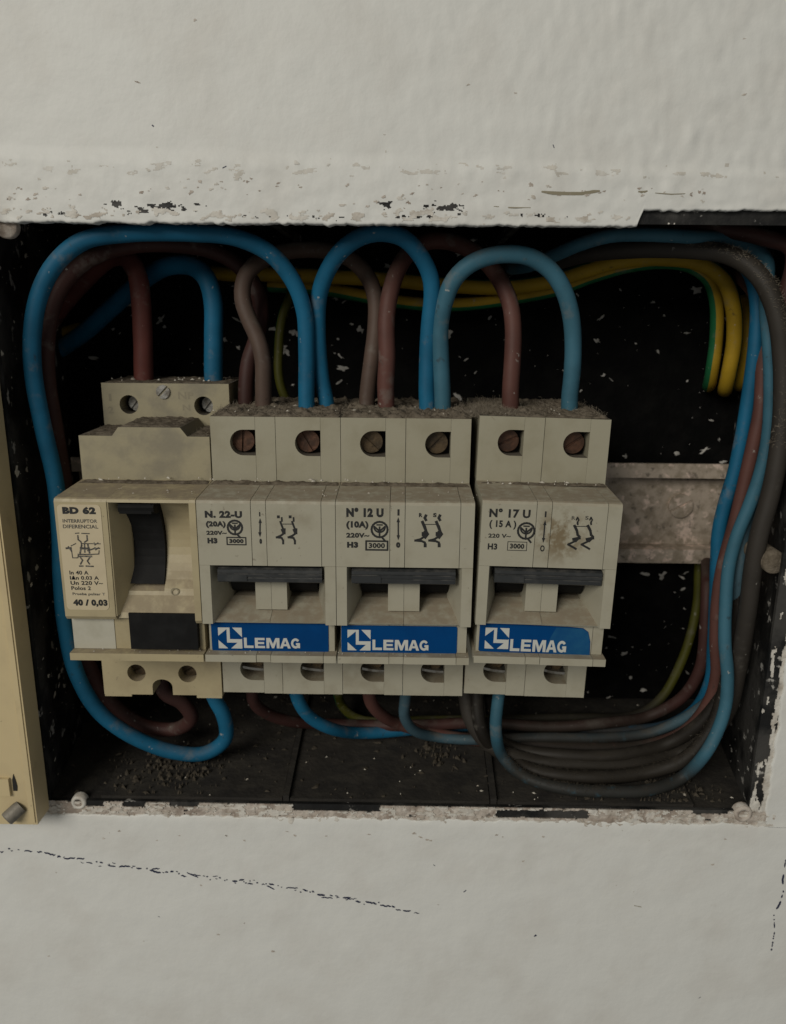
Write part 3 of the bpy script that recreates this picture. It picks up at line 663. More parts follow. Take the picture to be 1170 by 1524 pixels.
make_breaker(2, 'slightly tilted grey breaker printed 17U with rubbed, curling blue sticker', T3)

# ------------------------------------------------------------------ residual current switch (beige)
RX = -35.72
rc = empty('residual_current_switch', (RX+17.6, 70, -22), 'yellowed beige safety switch printed BD 62 with black rocker and button', 'safety switch')
RC = (-(RX+17.6), -70, 22)                    # its parts are written in world millimetres
RR = -.12
def rr(u0, u1, v0, v1, y=0):
    vm, um = (v0+v1)/2, (u0+u1)/2
    return (un(u0, vm, y).x, un(u1, vm, y).x, un(um, v1, y).z, un(um, v0, y).z)
bm = bmesh.new(); box(bm, RX+.4, RR-.3, 21, 68, -43.5, .6); box(bm, RX+.6, RR-.5, 44, 66, -62, -44); box(bm, RX+.6, RR-.3, 24, 66, .8, 12)
ob('rear_housing', bm, 'beige_dull', rc, RC)
wx0, wx1 = un(163, 810, 0).x, un(284, 810, 0).x
ob('front_panel', prism_x([(20.9, 1.05), (1.1, .12), (.35, -.12), (0, -.8), (0, -31.6), (.8, -32.6), (20.9, -32.6)], RX, wx0), 'beige', rc, RC, bev=.35, seg=3)
ob('front_cheek', prism_x([(20.9, 1.05), (1.1, .12), (.35, -.12), (0, -.8), (0, -32.4), (.8, -33.4), (20.9, -33.4)], wx1, RR), 'beige', rc, RC, bev=.3)
ob('window_hood', prism_x([(20.9, 1.0), (1.0, .1), (.3, -.12), (.15, -.9), (6, -1.3), (20.9, -1.3)], wx0+.02, wx1-.02), 'beige', rc, RC, bev=.1)
# inside of the window: slanted left wall, hollow back, sill
bm = bmesh.new(); L = [(wx0-.3, .3), (wx0+.35, .3), (wx0+3.2, 7.5), (wx0+3.2, 20), (wx0-.3, 20)]
lo = [bm.verts.new((x, y, -31.5)) for x, y in L]; hi = [bm.verts.new((x, y, -1.0)) for x, y in L]
bm.faces.new(lo); bm.faces.new(hi[::-1])
for i in range(5): bm.faces.new((lo[i], hi[i], hi[(i+1) % 5], lo[(i+1) % 5]))
ob('window_side', bm, 'beige', rc, RC, bev=.1)
arc = [(5.2+4.6*math.sin(math.pi*i/12)**.8, -1.2-24.3*i/12) for i in range(13)]
back = arc+[(5.0, -26.2), (4.6, -27.2), (1.6, -31.0), (1.2, -32.4), (20, -32.4), (20, -1.2)]
rk0, rk1 = un(190, 810, 6).x, un(241, 810, 6).x
ob('window_back', prism_x(back, rk1+.15, wx1+.05), 'beige', rc, RC, smooth=False)
ob('window_back', prism_x([(8.2, -1.2), (10, -8), (10, -20), (7, -25.4), (5.0, -26.2), (4.6, -27.2), (1.6, -31.0), (1.2, -32.4), (20, -32.4), (20, -1.2)], wx0+.3, rk0-.15), 'beige', rc, RC)
bk2 = [(12, -1.2), (12, -23.5), (6.5, -25.4), (5.0, -26.2), (4.6, -27.2), (1.6, -31.0), (1.2, -32.4), (20, -32.4), (20, -1.2)]
ob('window_back', prism_x(bk2, rk0-.15, rk1+.15), 'beige', rc, RC)
rk = [(1.6, -1.5), (.9, -2.4), (1.3, -3.6), (3.6, -4.6)]+[(4.2+4.3*math.sin(math.pi*(i+1)/11)**.8, -4.8-19.3*i/9) for i in range(10)]+[(5.6, -24.4), (11, -24.0), (11, -1.5)]
rb = ob('rocker', prism_x(rk, rk0, rk1), 'rocker', rc, RC, bev=.18, seg=1)
k0 = un(178, 750, 2).x
ob('rocker_cap', B(k0, rk1-.6, 1.2, 5, -4.1, -1.5), 'rocker', rb, (0, 0, 0), bev=.4)
c = un(260, 881, 4.4); strokes([circ(c.x, c.z, .95)], .22, 4.55, rc, RC, 'emboss', 'off_mark')
# base strip, blank label, test button, lip
ob('front_base', B(RX+3.0-2.2, wx1+.1, 3, 20.9, -41.9, -32.7), 'beige', rc, RC, bev=.2)
ob('front_base', B(wx1+.2, RR-.2, 3.05, 20.9, -41.9, -33.5), 'beige', rc, RC, bev=.2)
q = rr(109, 171, 921, 965, 2.8); ob('blank_label', B(q[0], q[1], 2.8, 3.1, q[2], q[3]), 'blank', rc, RC, bev=.1)
q = rr(193.5, 294, 913, 966, 1.2); ob('test_button', B(q[0], q[1], 1.0, 6, max(q[2], -41.7), q[3]), 'rocker', rc, RC, bev=.5, seg=3)
ob('front_lip', B(RX+.1, RR-.1, .0, 20.9, -44.05, -42.0), 'beige', rc, RC, bev=.5, seg=3)
# sticker with its print
q0, q1, q2, q3 = un(87, 757, 0), un(149, 752, 0), un(163.5, 907, 0), un(98.5, 908, 0)
xa, xb, zt, zb = (q0.x+q3.x)/2, (q1.x+q2.x)/2, -1.5, (q2.z+q3.z)/2
r = 1.1; out = []
for (cx, cz, q) in ((xb-r, zt-r, 0), (xa+r, zt-r, 90), (xa+r, zb+r, 180), (xb-r, zb+r, 270)):
    for i in range(5): aa = math.radians(q+22.5*i); out.append((cx+r*math.cos(aa), cz+r*math.sin(aa)))
lab = ob('rating_label', prism_y(out, -.12, .02), 'label', rc, RC)
for (t, b, rct, mm) in [('BD 62', .05, (93, 142.7, 753.9, 765), 'ink'), ('INTERRUPTOR', .0, (93.5, 145, 772.5, 777.8), 'ink_faint'), ('DIFERENCIAL', .0, (94, 146.4, 780.6, 786.3), 'ink_faint'), ('In 40 A', .0, (103.7, 132, 849, 855), 'ink'), ('I∆n 0.03 A', .0, (104.4, 147.4, 856.7, 862.6), 'ink'), ('Un 220 V~', .0, (105.4, 153.3, 864.4, 870.4), 'ink'), ('Polos 2', .0, (106.5, 135.6, 872.2, 877.9), 'ink'), ('Prueba pulsar T', .0, (108.4, 156.9, 881.8, 886.8), 'ink_faint'), ('40 / 0,03', .04, (109.5, 160.4, 891.8, 903), 'ink')]:
    text(t, rr(*rct), -.15, lab, (0, 0, 0), mm, b)
def D(x, y): p = un(60+x/4.233, 700+y/4.233, 0); return (p.x, p.z)
dg = [[D(222, 396), D(245, 394)], [D(262, 396), D(310, 398)], [.3, D(238, 410), D(240, 435), D(258, 450)], [.3, D(295, 410), D(298, 440), D(280, 452)], [.25, D(258, 450), D(262, 470)], [.2, D(262, 460), D(380, 462)], [.2, D(340, 455), D(345, 470), D(365, 455)], [.35, D(262, 470), D(252, 520)], [.35, D(300, 462), D(312, 520)], [.3, D(280, 462), D(282, 515)], [.45, D(255, 490), D(310, 492)], [.3, D(300, 505), D(340, 492), D(375, 490)], [.25, D(345, 485), D(350, 500), D(368, 486)], [.3, D(240, 528), D(325, 530)], [.3, D(245, 540), D(325, 542)], [.22, D(325, 528), D(370, 526), D(372, 505)], [.3, D(252, 545), D(268, 565), D(255, 590)], [.3, D(315, 545), D(298, 570), D(312, 590)], [.2, D(240, 530), D(238, 550), D(205, 550), D(198, 500), D(190, 490)], [.4, D(165, 490), D(195, 488)], [.3, D(178, 480), D(198, 508)], [.2, D(195, 475), D(225, 460)], [.3, D(248, 602), D(270, 602)], [.3, D(290, 602), D(335, 604)]]
strokes(dg, .22, -.15, lab, (0, 0, 0), 'ink_faint', 'wiring_diagram')
# upper step
za = un(117, 648, 18.5).z; zb_ = un(220, 636, 18.5).z
xs = [un(117, 650, 18.5).x, un(166, 640, 18.5).x, un(176, 640, 18.5).x, un(268, 640, 18.5).x, un(278, 640, 18.5).x, un(311.5, 650, 18.5).x]
ob('upper_step', prism_y([(xs[0], .9), (xs[0], za), (xs[1], za), (xs[2], zb_), (xs[3], zb_), (xs[4], za), (xs[5], za), (xs[5], .9)], 18.5, 37.9), 'beige_dull', rc, RC, bev=.3)
# rear terminal block with two wire-screw holes
YR = 38.0; zt = un(245, 568, YR).z; zt = 25.2; bx0, bx1 = un(152, 590, YR).x, un(341, 590, YR).x
bm = bmesh.new(); h1, h2 = un(192, 602, YR), un(303, 604, YR); xm0, xm1 = un(222, 600, YR).x, un(268, 600, YR).x
hole_plate(bm, bx0, xm0, 10, zt, h1.x, h1.z, 2.75, YR, YR+7); hole_plate(bm, xm1, bx1, 10, zt, h2.x, h2.z, 2.75, YR, YR+7)
vv = [bm.verts.new(c) for c in ((xm0, YR, 10), (xm1, YR, 10), (xm1, YR, zt), (xm0, YR, zt))]; bm.faces.new(vv)
vb = [bm.verts.new(c) for c in ((bx0, YR, zt), (bx1, YR, zt), (bx1, 60, zt), (bx0, 60, zt), (bx0, YR, 10), (bx0, 60, 10), (bx1, YR, 10), (bx1, 60, 10))]
for f in ((0, 1, 2, 3), (0, 3, 5, 4), (1, 6, 7, 2), (3, 2, 7, 5)): bm.faces.new([vb[i] for i in f])
ob('terminal_block', bm, 'beige_dull', rc, RC)
ob('screw_well', B(bx0+1, bx1-1, YR+6.5, YR+7.5, 11, zt-1), 'dark', rc, RC)
for h in (h1, h2): screw('screw', (h.x+.8, YR+4.2, h.z), 2.3, 'steel', rc, .9, RC, 2)
s_ = un(243, 583, YR); screw('screw', (s_.x, YR-.5, s_.z), 2.0, 'steel', rc, .8, RC, 3)
for (t, rct) in (('1', (162, 166, 586, 597)), ('2', (161, 169, 605, 615)), ('NP', (265, 288, 583, 594)), ('N', (272, 283, 602, 611))): text(t, rr(*rct, YR), YR-.04, rc, RC, 'emboss', .0, 'embossed_mark')
# lower terminal block
YL = 18.7; lx0, lx1 = un(153.5, 1010, YL).x, un(329.5, 1010, YL).x; zl = un(240, 1034, YL).z
a1, a2 = un(203, 1001.5, YL), un(279, 1003, YL); m0, m1 = un(226, 1010, YL).x, un(256, 1010, YL).x
bm = bmesh.new(); hole_plate(bm, lx0, m0, zl, -43.9, a1.x, a1.z, 2.7, YL, YL+6); hole_plate(bm, m1, lx1, zl, -43.9, a2.x, a2.z, 2.7, YL, YL+6)
zn = un(240, 1012, YL).z
for (x, y) in ((lx0, 1), (m0, 0), (m1, 0), (lx1, 1)):
    q = [bm.verts.new(c) for c in ((x, YL, zl), (x, YL, -43.9), (x, 60 if y else 26, -43.9), (x, 60 if y else 26, zl))]; bm.faces.new(q)
for (x0_, x1_) in ((lx0, m0), (m1, lx1)):
    q = [bm.verts.new(c) for c in ((x0_, YL, zl), (x1_, YL, zl), (x1_, 60, zl), (x0_, 60, zl))]; bm.faces.new(q)
arcn = [((m0+m1)/2+(m1-m0)/2*math.cos(math.radians(180-180*i/12)), zn-2.2+2.4*math.sin(math.radians(180*i/12))) for i in range(13)]
prism_y([(m0, zn-2.2)]+arcn[1:-1]+[(m1, zn-2.2), (m1, -43.9), (m0, -43.9)], YL, YL+12, bm)
ob('terminal_block', bm, 'beige', rc, RC)
ob('terminal_foot', B(lx0+.1, lx0+8, YL+.05, 58, zl-.7, zl+.05), 'beige', rc, RC, bev=.15)
ob('terminal_foot', B(lx1-7.5, lx1-.1, YL+.05, 58, zl-.9, zl+.05), 'beige', rc, RC, bev=.15)
ob('screw_well', B(lx0+1, m0-.2, YL+5.5, YL+6.5, zl+1, -45), 'dark', rc, RC)
ob('screw_well', B(m1+.2, lx1-1, YL+5.5, YL+6.5, zl+1, -45), 'dark', rc, RC)
for h in (a1, a2): screw('screw', (h.x, YL+3.6, h.z), 2.3, 'brass', rc, .5, RC, 2)
screw('screw', ((m0+m1)/2, YL+6, zn-.6), 2.2, 'steel', rc, .2, RC, 3)

# ------------------------------------------------------------------ wires
def cat(P, per=1.6):
    P = [P[0]*2-P[1]]+P+[P[-1]*2-P[-2]]; out = []
    for i in range(1, len(P)-2):
        p0, p1, p2, p3 = P[i-1:i+3]; n = max(2, int((p2-p1).length/per))
        t = [0]
        for a, b in ((p0, p1), (p1, p2), (p2, p3)): t.append(t[-1]+max(1e-4, (b-a).length)**.5)
        for k in range(n):
            q = t[1]+(t[2]-t[1])*k/n
            A1 = p0*((t[1]-q)/(t[1]-t[0]))+p1*((q-t[0])/(t[1]-t[0])); A2 = p1*((t[2]-q)/(t[2]-t[1]))+p2*((q-t[1])/(t[2]-t[1])); A3_ = p2*((t[3]-q)/(t[3]-t[2]))+p3*((q-t[2])/(t[3]-t[2]))
            B1 = A1*((t[2]-q)/(t[2]-t[0]))+A2*((q-t[0])/(t[2]-t[0])); B2 = A2*((t[3]-q)/(t[3]-t[1]))+A3_*((q-t[1])/(t[3]-t[1]))
            out.append(B1*((t[2]-q)/(t[2]-t[1]))+B2*((q-t[1])/(t[2]-t[1])))
    out.append(P[-2]); return out
def pts3(P):
    o = []
    for p in P:
        if p[0] == 'w': o.append(Vector(p[1:]))
        elif p[2] == 'z': o.append(unz(p[0], p[1], p[3]))
        else: o.append(un(*p))
    return o
PATHS = {}
def wire(key, label, P, r, m, stripe=None, twist=.03, name='wire', phase=0):
    C = cat(pts3(P)); PATHS[key] = (C, r); n = 16; vs, fs, mi = [], [], []
    t = (C[1]-C[0]).normalized(); a = t.orthogonal().normalized()
    for i, c in enumerate(C):
        t = (C[min(i+1, len(C)-1)]-C[max(i-1, 0)]).normalized(); a = (a-t*a.dot(t)).normalized(); b = t.cross(a)
        rr_ = r*(1+.02*N3(c.x/5, c.y/5, c.z/5))
        for k in range(n):
            g = 2*math.pi*k/n+twist*i*(1 if stripe else 0)+phase; vs.append(tuple(c+a*(rr_*math.cos(g))+b*(rr_*math.sin(g))))
    for i in range(len(C)-1):
        for k in range(n):
            fs.append((i*n+k, i*n+(k+1) % n, (i+1)*n+(k+1) % n, (i+1)*n+k)); mi.append(1 if stripe and k in (0, 1, 2, 3) else 0)
    fs.append(tuple(range(n))[::-1]); mi.append(0); fs.append(tuple((len(C)-1)*n+k for k in range(n))); mi.append(0)
    base = sum(C, Vector())/len(C)
    o = raw(name, [tuple(Vector(v)-base) for v in vs], fs, [m]+([stripe] if stripe else []), smooth=True); o.location = base*S
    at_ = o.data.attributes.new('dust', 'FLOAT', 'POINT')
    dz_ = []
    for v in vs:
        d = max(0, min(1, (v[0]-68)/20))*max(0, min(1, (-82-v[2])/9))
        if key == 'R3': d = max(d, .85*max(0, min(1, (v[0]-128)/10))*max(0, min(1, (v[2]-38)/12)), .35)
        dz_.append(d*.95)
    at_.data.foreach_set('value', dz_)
    if stripe:
        for p, q in zip(o.data.polygons, mi): p.material_index = q
    tag(o, label, 'wire', 'insulated wires inside the box'); return o
TY = 33
def top(u, Y=TY, z=19.5, du=0):               # where a wire enters a clamp from above
    p = unz(u, 608, 18.5); x = un(u, 604, Y).x
    return [('w', x, Y, z), ('w', x, Y, 12)]
def bot(u, Y=30):
    x = un(u, 1018, Y).x
    return [('w', x, Y, -57), ('w', x, Y, -63.5)]
RF = 2.3
# jumpers above the breakers
wire('W1', 'bright blue wire looping from breaker 22-U round the beige switch to its underside',
     [('w', un(456, 604, TY).x, TY, 12), (456, 585, TY), (456, 520, TY), (453, 465, 32), (437, 420, 30), (403, 378, 27), (350, 353, 24), (280, 346, 22), (190, 347, 21.5), (125, 358, 21), (83, 392, 20.5), (58, 440, 20.5), (48, 500, 20.5), (50, 560, 20.5), (65, 640, 21), (82, 715, 22), (89, 790, 22), (91, 860, 22), (97, 930, 22.5), (115, 1005, 23.5), (150, 1062, 26), (205, 1100, 29), (262, 1120, 31), (305, 1121, 32), (335, 1100, 32), (333, 1066, 31), (318, 1036, 30)]+[('w', un(310, 1020, 29).x, 29, -60)], 2.3, 'blue')
wire('W4', 'bright blue arch wire joining the tops of breakers 22-U and 12U',
     top(486, 37)[::-1]+[(478, 560, 37), (473, 500, 36), (475, 440, 34), (489, 400, 31), (511, 370, 28), (540, 351, 26), (570, 346, 25.5), (600, 354, 26), (624, 378, 28), (640, 410, 30), (643, 440, 31), (639, 480, 32), (636, 530, 33), (635, 580, 33)]+top(636), 2.3, 'blue')
wire('W5', 'pale blue arch wire joining the tops of breakers 12U and 17U',
     top(659, 32)[::-1]+[(658, 575, 32), (656, 530, 32), (655, 490, 31.5), (661, 452, 30.5), (676, 416, 29), (700, 393, 28), (730, 381, 27.5), (760, 378, 27.5), (790, 383, 28), (818, 401, 29), (838, 430, 30), (849, 465, 31), (853, 505, 32), (852, 550, 32.5), (848, 590, 33)]+top(848), 2.35, 'blue_pale')
wire('W6', 'brown looping wire joining the left clamps of breakers 22-U and 12U',
     top(392, 35)[::-1]+[(392, 575, 35), (391, 535, 35), (383, 503, 36), (370, 474, 37), (361, 445, 38), (364, 415, 39), (378, 395, 41), (405, 380, 44), (445, 372, 47), (490, 374, 48), (525, 388, 47), (549, 415, 45), (559, 448, 43), (559, 485, 42), (554, 530, 40), (548, 575, 39)]+top(546, 39), 2.35, 'taupe')
wire('W7', 'taupe wire joining the tops of breakers 12U and 17U behind the pale blue arch',
     top(575, 34)[::-1]+[(574, 575, 34), (576, 530, 34), (575, 478, 35), (581, 435, 37), (592, 402, 40), (608, 377, 43), (635, 360, 46), (670, 360, 47), (705, 375, 46), (731, 398, 44), (748, 424, 42), (760, 455, 40), (764, 490, 38), (763, 530, 36), (760, 580, 35)]+top(760, 35), 2.4, 'brown')
wire('W2', 'red-brown wire bending down into the back clamp of the beige switch',
     [('w', un(214, 565, 47).x, 47, 15), (214, 560, 47), (213, 510, 47), (210, 450, 47), (205, 412, 48), (190, 385, 51), (165, 383, 55), (130, 412, 60), (97, 449, 65), (76, 478, 69), (62, 500, 74)], 2.85, 'red')
wire('W8', 'dusty blue wire bending down into the other back clamp of the beige switch',
     [('w', un(318, 565, 47).x, 47, 15), (318, 558, 47), (318, 500, 47), (317, 447, 47), (307, 414, 48), (288, 397, 50), (262, 394, 53), (235, 402, 57), (195, 432, 62), (160, 464, 66), (128, 493, 70), (98, 514, 74), (75, 528, 78)], 2.8, 'blue')
wire('W3', 'dark brown wire running inside the big blue loop round the beige switch',
     [('w', un(366, 604, 42).x, 42, 12), (366, 585, 42), (370, 540, 43), (384, 495, 45), (388, 455, 48), (375, 418, 50), (345, 388, 50), (310, 372, 48), (260, 364, 45), (190, 366, 40), (135, 384, 36), (98, 415, 33), (78, 455, 31), (70, 500, 30), (70, 560, 29.5), (84, 650, 30), (98, 740, 31), (103, 830, 32), (110, 920, 34), (130, 985, 36), (165, 1045, 39), (215, 1080, 40), (262, 1085, 39), (285, 1068, 36), (270, 1045, 33), (245, 1030, 31)]+[('w', un(235, 1020, 31).x, 31, -58)], 2.3, 'brown_dark')
# earth wires
wire('Y1', 'yellow and green earth wire running across the back, outer of the two',
     [(296, 404, 87), (318, 406, 80), (345, 408, 75), (400, 408, 72), (500, 412, 70), (580, 416, 69), (660, 424, 68), (760, 427, 66), (830, 416, 64), (880, 400, 62), (925, 388, 60), (985, 384, 58), (1040, 391, 57), (1077, 416, 57), (1091, 455, 58), (1093, 505, 60), (1086, 550, 62), (1081, 574, 67), (1079, 580, 76), (1078, 580, 88)], 2.35, 'yellow', 'green', .004, phase=2.9)
wire('Y6', 'short yellow wire end behind the red-brown and blue wires at the left', [(50, 509, 82), (80, 499, 79), (105, 492, 80), (125, 486, 88)], 1.9, 'yellow')
wire('Y2', 'yellow and green earth wire running across the back, inner of the two',
     [(400, 425, 77), (480, 430, 75), (560, 444, 73), (620, 452, 72), (690, 453, 71), (760, 444, 70), (830, 430, 68), (880, 412, 66), (930, 397, 64), (985, 390, 63), (1028, 396, 63), (1055, 416, 63), (1066, 450, 64), (1066, 505, 66), (1061, 545, 67), (1057, 568, 71), (1055, 574, 78), (1055, 574, 88)], 2.1, 'yellow', 'green', .004, phase=2.6)
wire('Y3', 'thin yellow and green wire dropping behind breaker 22-U', [(440, 420, 74), (432, 440, 72), (420, 474, 70), (415, 518, 68), (417, 570, 66), ('w', 18, 66, 8)], 1.5, 'olive', 'green', .03)
wire('Y4', 'short yellow wire half hidden behind the bright blue one', [(1106, 440, 70), (1112, 480, 68), (1110, 530, 68), (1103, 568, 72), (1101, 574, 80), (1101, 574, 88)], 1.9, 'yellow')
wire('Y5', 'olive green earth wire curving along the floor up behind the rail',
     [(502, 1030, 62), (510, 1052, 64), (540, 1072, 'z', -92), (640, 1072, 'z', -93), (760, 1070, 'z', -93.5), (880, 1068, 'z', -93.5), (925, 1068, 64), (962, 1057, 65), (988, 1034, 67), (1012, 990, 70), (1028, 945, 73), (1038, 895, 77), (1040, 845, 79), (1042, 800, 81), (1043, 760, 81)], 1.6, 'olive', 'green', .02)
# right-hand bundle and floor bundle
wire('R1', 'bright blue wire from under breaker 22-U up the right side of the box',
     bot(437)+[(443, 1040, 31), (460, 1066, 34), (492, 1084, 38), (535, 1091, 'z', -91.5), (590, 1088, 'z', -93), (650, 1082, 'z', -93.5), (735, 1080, 'z', -93.6), (860, 1086, 'z', -93), (940, 1088, 'z', -92), (995, 1080, 50), (1035, 1056, 47), (1057, 1015, 44), (1062, 960, 42), (1065, 900, 39), (1067, 840, 38), (1070, 790, 38), (1079, 750, 38), (1093, 703, 38), (1105, 645, 38), (1117, 570, 38), (1125, 505, 38), (1127, 455, 39), (1118, 410, 43), (1095, 385, 50), (1060, 372, 57), (1000, 367, 64), (900, 370, 72), (850, 380, 86)], 2.0, 'blue')
wire('R2', 'pale blue wire from under breaker 17U rising past the rail end to the top',
     bot(745)+[(741, 1045, 28), (738, 1085, 27), (749, 1127, 'z', -91), (783, 1157, 'z', -93.6), (843, 1174, 'z', -94.2), (905, 1178, 'z', -94.2), (965, 1176, 'z', -94), (1015, 1157, 'z', -92), (1048, 1124, 21), (1068, 1088, 22), (1080, 1050, 23), (1083, 1005, 24), (1079, 955, 25), (1080, 905, 26), (1085, 844, 27), (1097, 798, 27), (1117, 748, 27), (1133, 700, 27), (1144, 645, 27.5), (1147, 560, 28), (1144, 500, 29), (1140, 455, 33), (1142, 420, 36), (1142, 390, 36), (1122, 368, 35), (1085, 357, 34), (1024, 352, 33), (960, 349, 33), (908, 351, 34), (865, 363, 36), (825, 380, 42), (790, 395, 50), (760, 400, 60)], 1.85, 'blue_pale')
wire('R3', 'thick dust-caked grey cable bending round the upper right corner',
     [(820, 392, 58), (870, 378, 48), (945, 371, 40), (1024, 371, 35), (1075, 377, 31), (1108, 391, 27), (1132, 413, 24), (1149, 445, 22), (1160, 485, 21), (1165, 535, 21), (1166, 585, 20.5), (1164, 630, 20), (1156, 692, 19.5), (1145, 743, 19.5), (1131, 792, 19.5), (1121, 845, 20), (1115, 895, 21), (1106, 955, 24), (1097, 1005, 28), (1084, 1055, 31), (1055, 1095, 33), (1010, 1122, 'z', -92), (945, 1137, 'z', -93.4), (860, 1138, 'z', -93.4), (780, 1130, 'z', -93), (728, 1108, 36), (703, 1075, 38), (694, 1040, 40), ('w', un(690, 1000, 44).x, 44, -60)], 2.5, 'grey')
wire('R4', 'brown wire squeezed between the two blue wires at the rail end',
     bot(548, 32)+[(551, 1042, 35), (568, 1064, 40), (600, 1080, 46), (680, 1098, 'z', -93.6), (780, 1108, 'z', -93.6), (880, 1114, 'z', -93.4), (960, 1110, 'z', -92), (1020, 1088, 38), (1055, 1046, 36), (1067, 1005, 35), (1066, 955, 34), (1068, 900, 34), (1076, 845, 34), (1095, 775, 33.5), (1110, 712, 33.5), (1124, 650, 33.5), (1132, 610, 34), (1135, 550, 36), (1135, 490, 40), (1125, 440, 48), (1100, 410, 60), (1085, 400, 86)], 2.0, 'brown')
wire('R5', 'greyish blue wire from under breaker 12U lying in the floor bundle',
     bot(606, 30)+[(603, 1040, 33), (602, 1066, 36), (616, 1087, 40), (650, 1097, 'z', -92.5), (700, 1101, 'z', -93.2), (800, 1098, 'z', -91), (900, 1098, 'z', -90.5), (970, 1090, 45), (1030, 1062, 41), (1075, 1020, 36), (1093, 975, 33), (1098, 905, 31), (1101, 845, 30), (1110, 790, 31), (1127, 735, 32), (1142, 690, 33), (1150, 620, 35), (1150, 560, 40), (1138, 490, 60), (1125, 460, 87)], 1.7, 'blue_grey')
wire('R6', 'dark brown wire under the top edge going into the upper right corner', [(900, 362, 70), (960, 350, 55), (1024, 341, 40), (1088, 343, 33), (1139, 354, 29), (1180, 372, 28), ('w', 152, 30, 40)], 2.2, 'brown_dark')
wire('R7', 'dust-caked brown wire from under breaker 22-U along the floor',
     bot(376)+[(377, 1042, 33), (394, 1060, 38), (430, 1073, 44), (500, 1078, 'z', -92.5), (600, 1080, 'z', -90), (720, 1076, 'z', -89.5), (820, 1082, 'z', -90), (900, 1076, 'z', -88.5), (965, 1066, 55), (1015, 1038, 52), (1042, 995, 49), (1050, 930, 48), (1052, 870, 52), (1052, 840, 68), (1052, 825, 82), (1052, 800, 82)], 1.9, 'brown_dark')
wire('R8', 'dusty black wire lying lowest in the floor bundle',
     [('w', 70, 58, -60), (705, 1050, 50), (722, 1085, 45), (760, 1112, 'z', -92), (840, 1124, 'z', -91), (920, 1124, 'z', -90.5), (990, 1108, 38), (1040, 1078, 35), (1072, 1035, 34), (1088, 985, 35), (1098, 935, 33), (1112, 890, 28), (1121, 845, 26.5), (1131, 792, 26), (1150, 720, 26), (1160, 660, 27), (1166, 600, 28), (1165, 520, 30), (1150, 440, 36), (1125, 400, 48)], 2.1, 'dusty')
wire('R9', 'dust-caked wire along the floor in front of the bundle', [('w', 76, 40, -64), (716, 1085, 34), (745, 1122, 'z', -92.5), (800, 1148, 'z', -93.6), (880, 1157, 'z', -93.6), (960, 1150, 'z', -93), (1018, 1130, 26), (1058, 1085, 27), (1078, 1030, 29), (1090, 960, 31), (1100, 900, 30.5), (1108, 850, 31), (1121, 800, 31), (1137, 750, 31), (1150, 700, 32), (1157, 620, 33), (1157, 540, 34), (1143, 450, 42), (1120, 405, 52)], 2.1, 'dusty')
# ------------------------------------------------------------------ cover at the left edge
cv = empty('box_cover', (-75, 12.9, -95), 'cream plastic box cover standing open at the left of the box', 'cover')
CV = (75, -12.9, 95); ce = un(66, 1160, 8.5).x; cz0 = un(40, 1226, 5.5).z
ce = -52.4
ob('panel', B(ce-60, ce, 5.2, 12.9, cz0, 72), 'cover', cv, CV, bev=.7, seg=3)
ob('inner_step', B(ce-60, ce-9.0, 4.7, 5.6, -55, 72), 'cover', cv, CV, bev=.25)
ob('edge_bead', B(ce-2.0, ce-.55, 4.85, 5.6, cz0+.8, 72), 'cover', cv, CV, bev=.3)
p = un(21, 1165, 5.1)
bm = bmesh.new(); prism_y([(p.x-.5, p.z-2.6), (p.x+.6, p.z-2.6), (p.x+.8, p.z-1), (p.x+.5, p.z+1), (p.x+.1, p.z+2.8), (p.x-.4, p.z+1)], 5.0, 5.5, bm); ob('slot', bm, 'dark', cv, CV)
p = un(20, 1180, 4.5); ob('slot_frame', B(p.x-5, p.x-.9, 4.2, 5.5, p.z-1, p.z+4.5), 'cover', cv, CV, bev=.3)
p = un(20, 1212, 4)
bm = bmesh.new(); r = 2.1; n = 16; ax = Vector((-.62, -.62, -.48)).normalized(); a = ax.orthogonal().normalized(); b = ax.cross(a); rings = []
c0 = Vector((p.x+1.6, 5.6, p.z+1.6))
for (q, d) in ((r, 0), (r, 4.6), (r-.3, 4.9), (r*.62, 4.9), (r*.55, 3.9), (.01, 3.9)): rings.append([bm.verts.new(c0+ax*d+a*(q*math.cos(2*math.pi*i/n))+b*(q*math.sin(2*math.pi*i/n))) for i in range(n)])
for u_, v_ in zip(rings, rings[1:]):
    for i in range(n): bm.faces.new((u_[i], u_[(i+1) % n], v_[(i+1) % n], v_[i]))
ob('hinge_pin', bm, 'pin', cv, CV, smooth=True)

# ------------------------------------------------------------------ dust and fluff
def dust_bed(label, regs, m='dust'):
    vs, fs = [], []
    for (x0, x1, y0, y1, z, h, sd) in regs:
        c = .45; nx, ny = int((x1-x0)/c), max(2, int((y1-y0)/c)); k = len(vs)
        for i in range(nx+1):
            for j in range(ny+1):
                x, y = x0+(x1-x0)*i/nx, y0+(y1-y0)*j/ny
                e = min(1, min(j, ny-j)/2.5+.0, min(i, nx-i)/2.5+.0)
                hh = h*(.45+.75*FB(x/2.4, y/2.4, sd, 4)+.35*N3(x/9, y/9, sd))
                vs.append((x, y+.25*N3(x/1.2, y, 3) if j else y+.3*N3(x/1.1, 1, sd), z-.08+max(0.0, hh)*e+(0.12*e)))
        for i in range(nx):
            for j in range(ny):
                p = k+i*(ny+1)+j; fs.append((p, p+ny+1, p+ny+2, p+1))
    o = raw('dust', vs, fs, m, smooth=True); tag(o, label, 'dust', kind='stuff'); return o
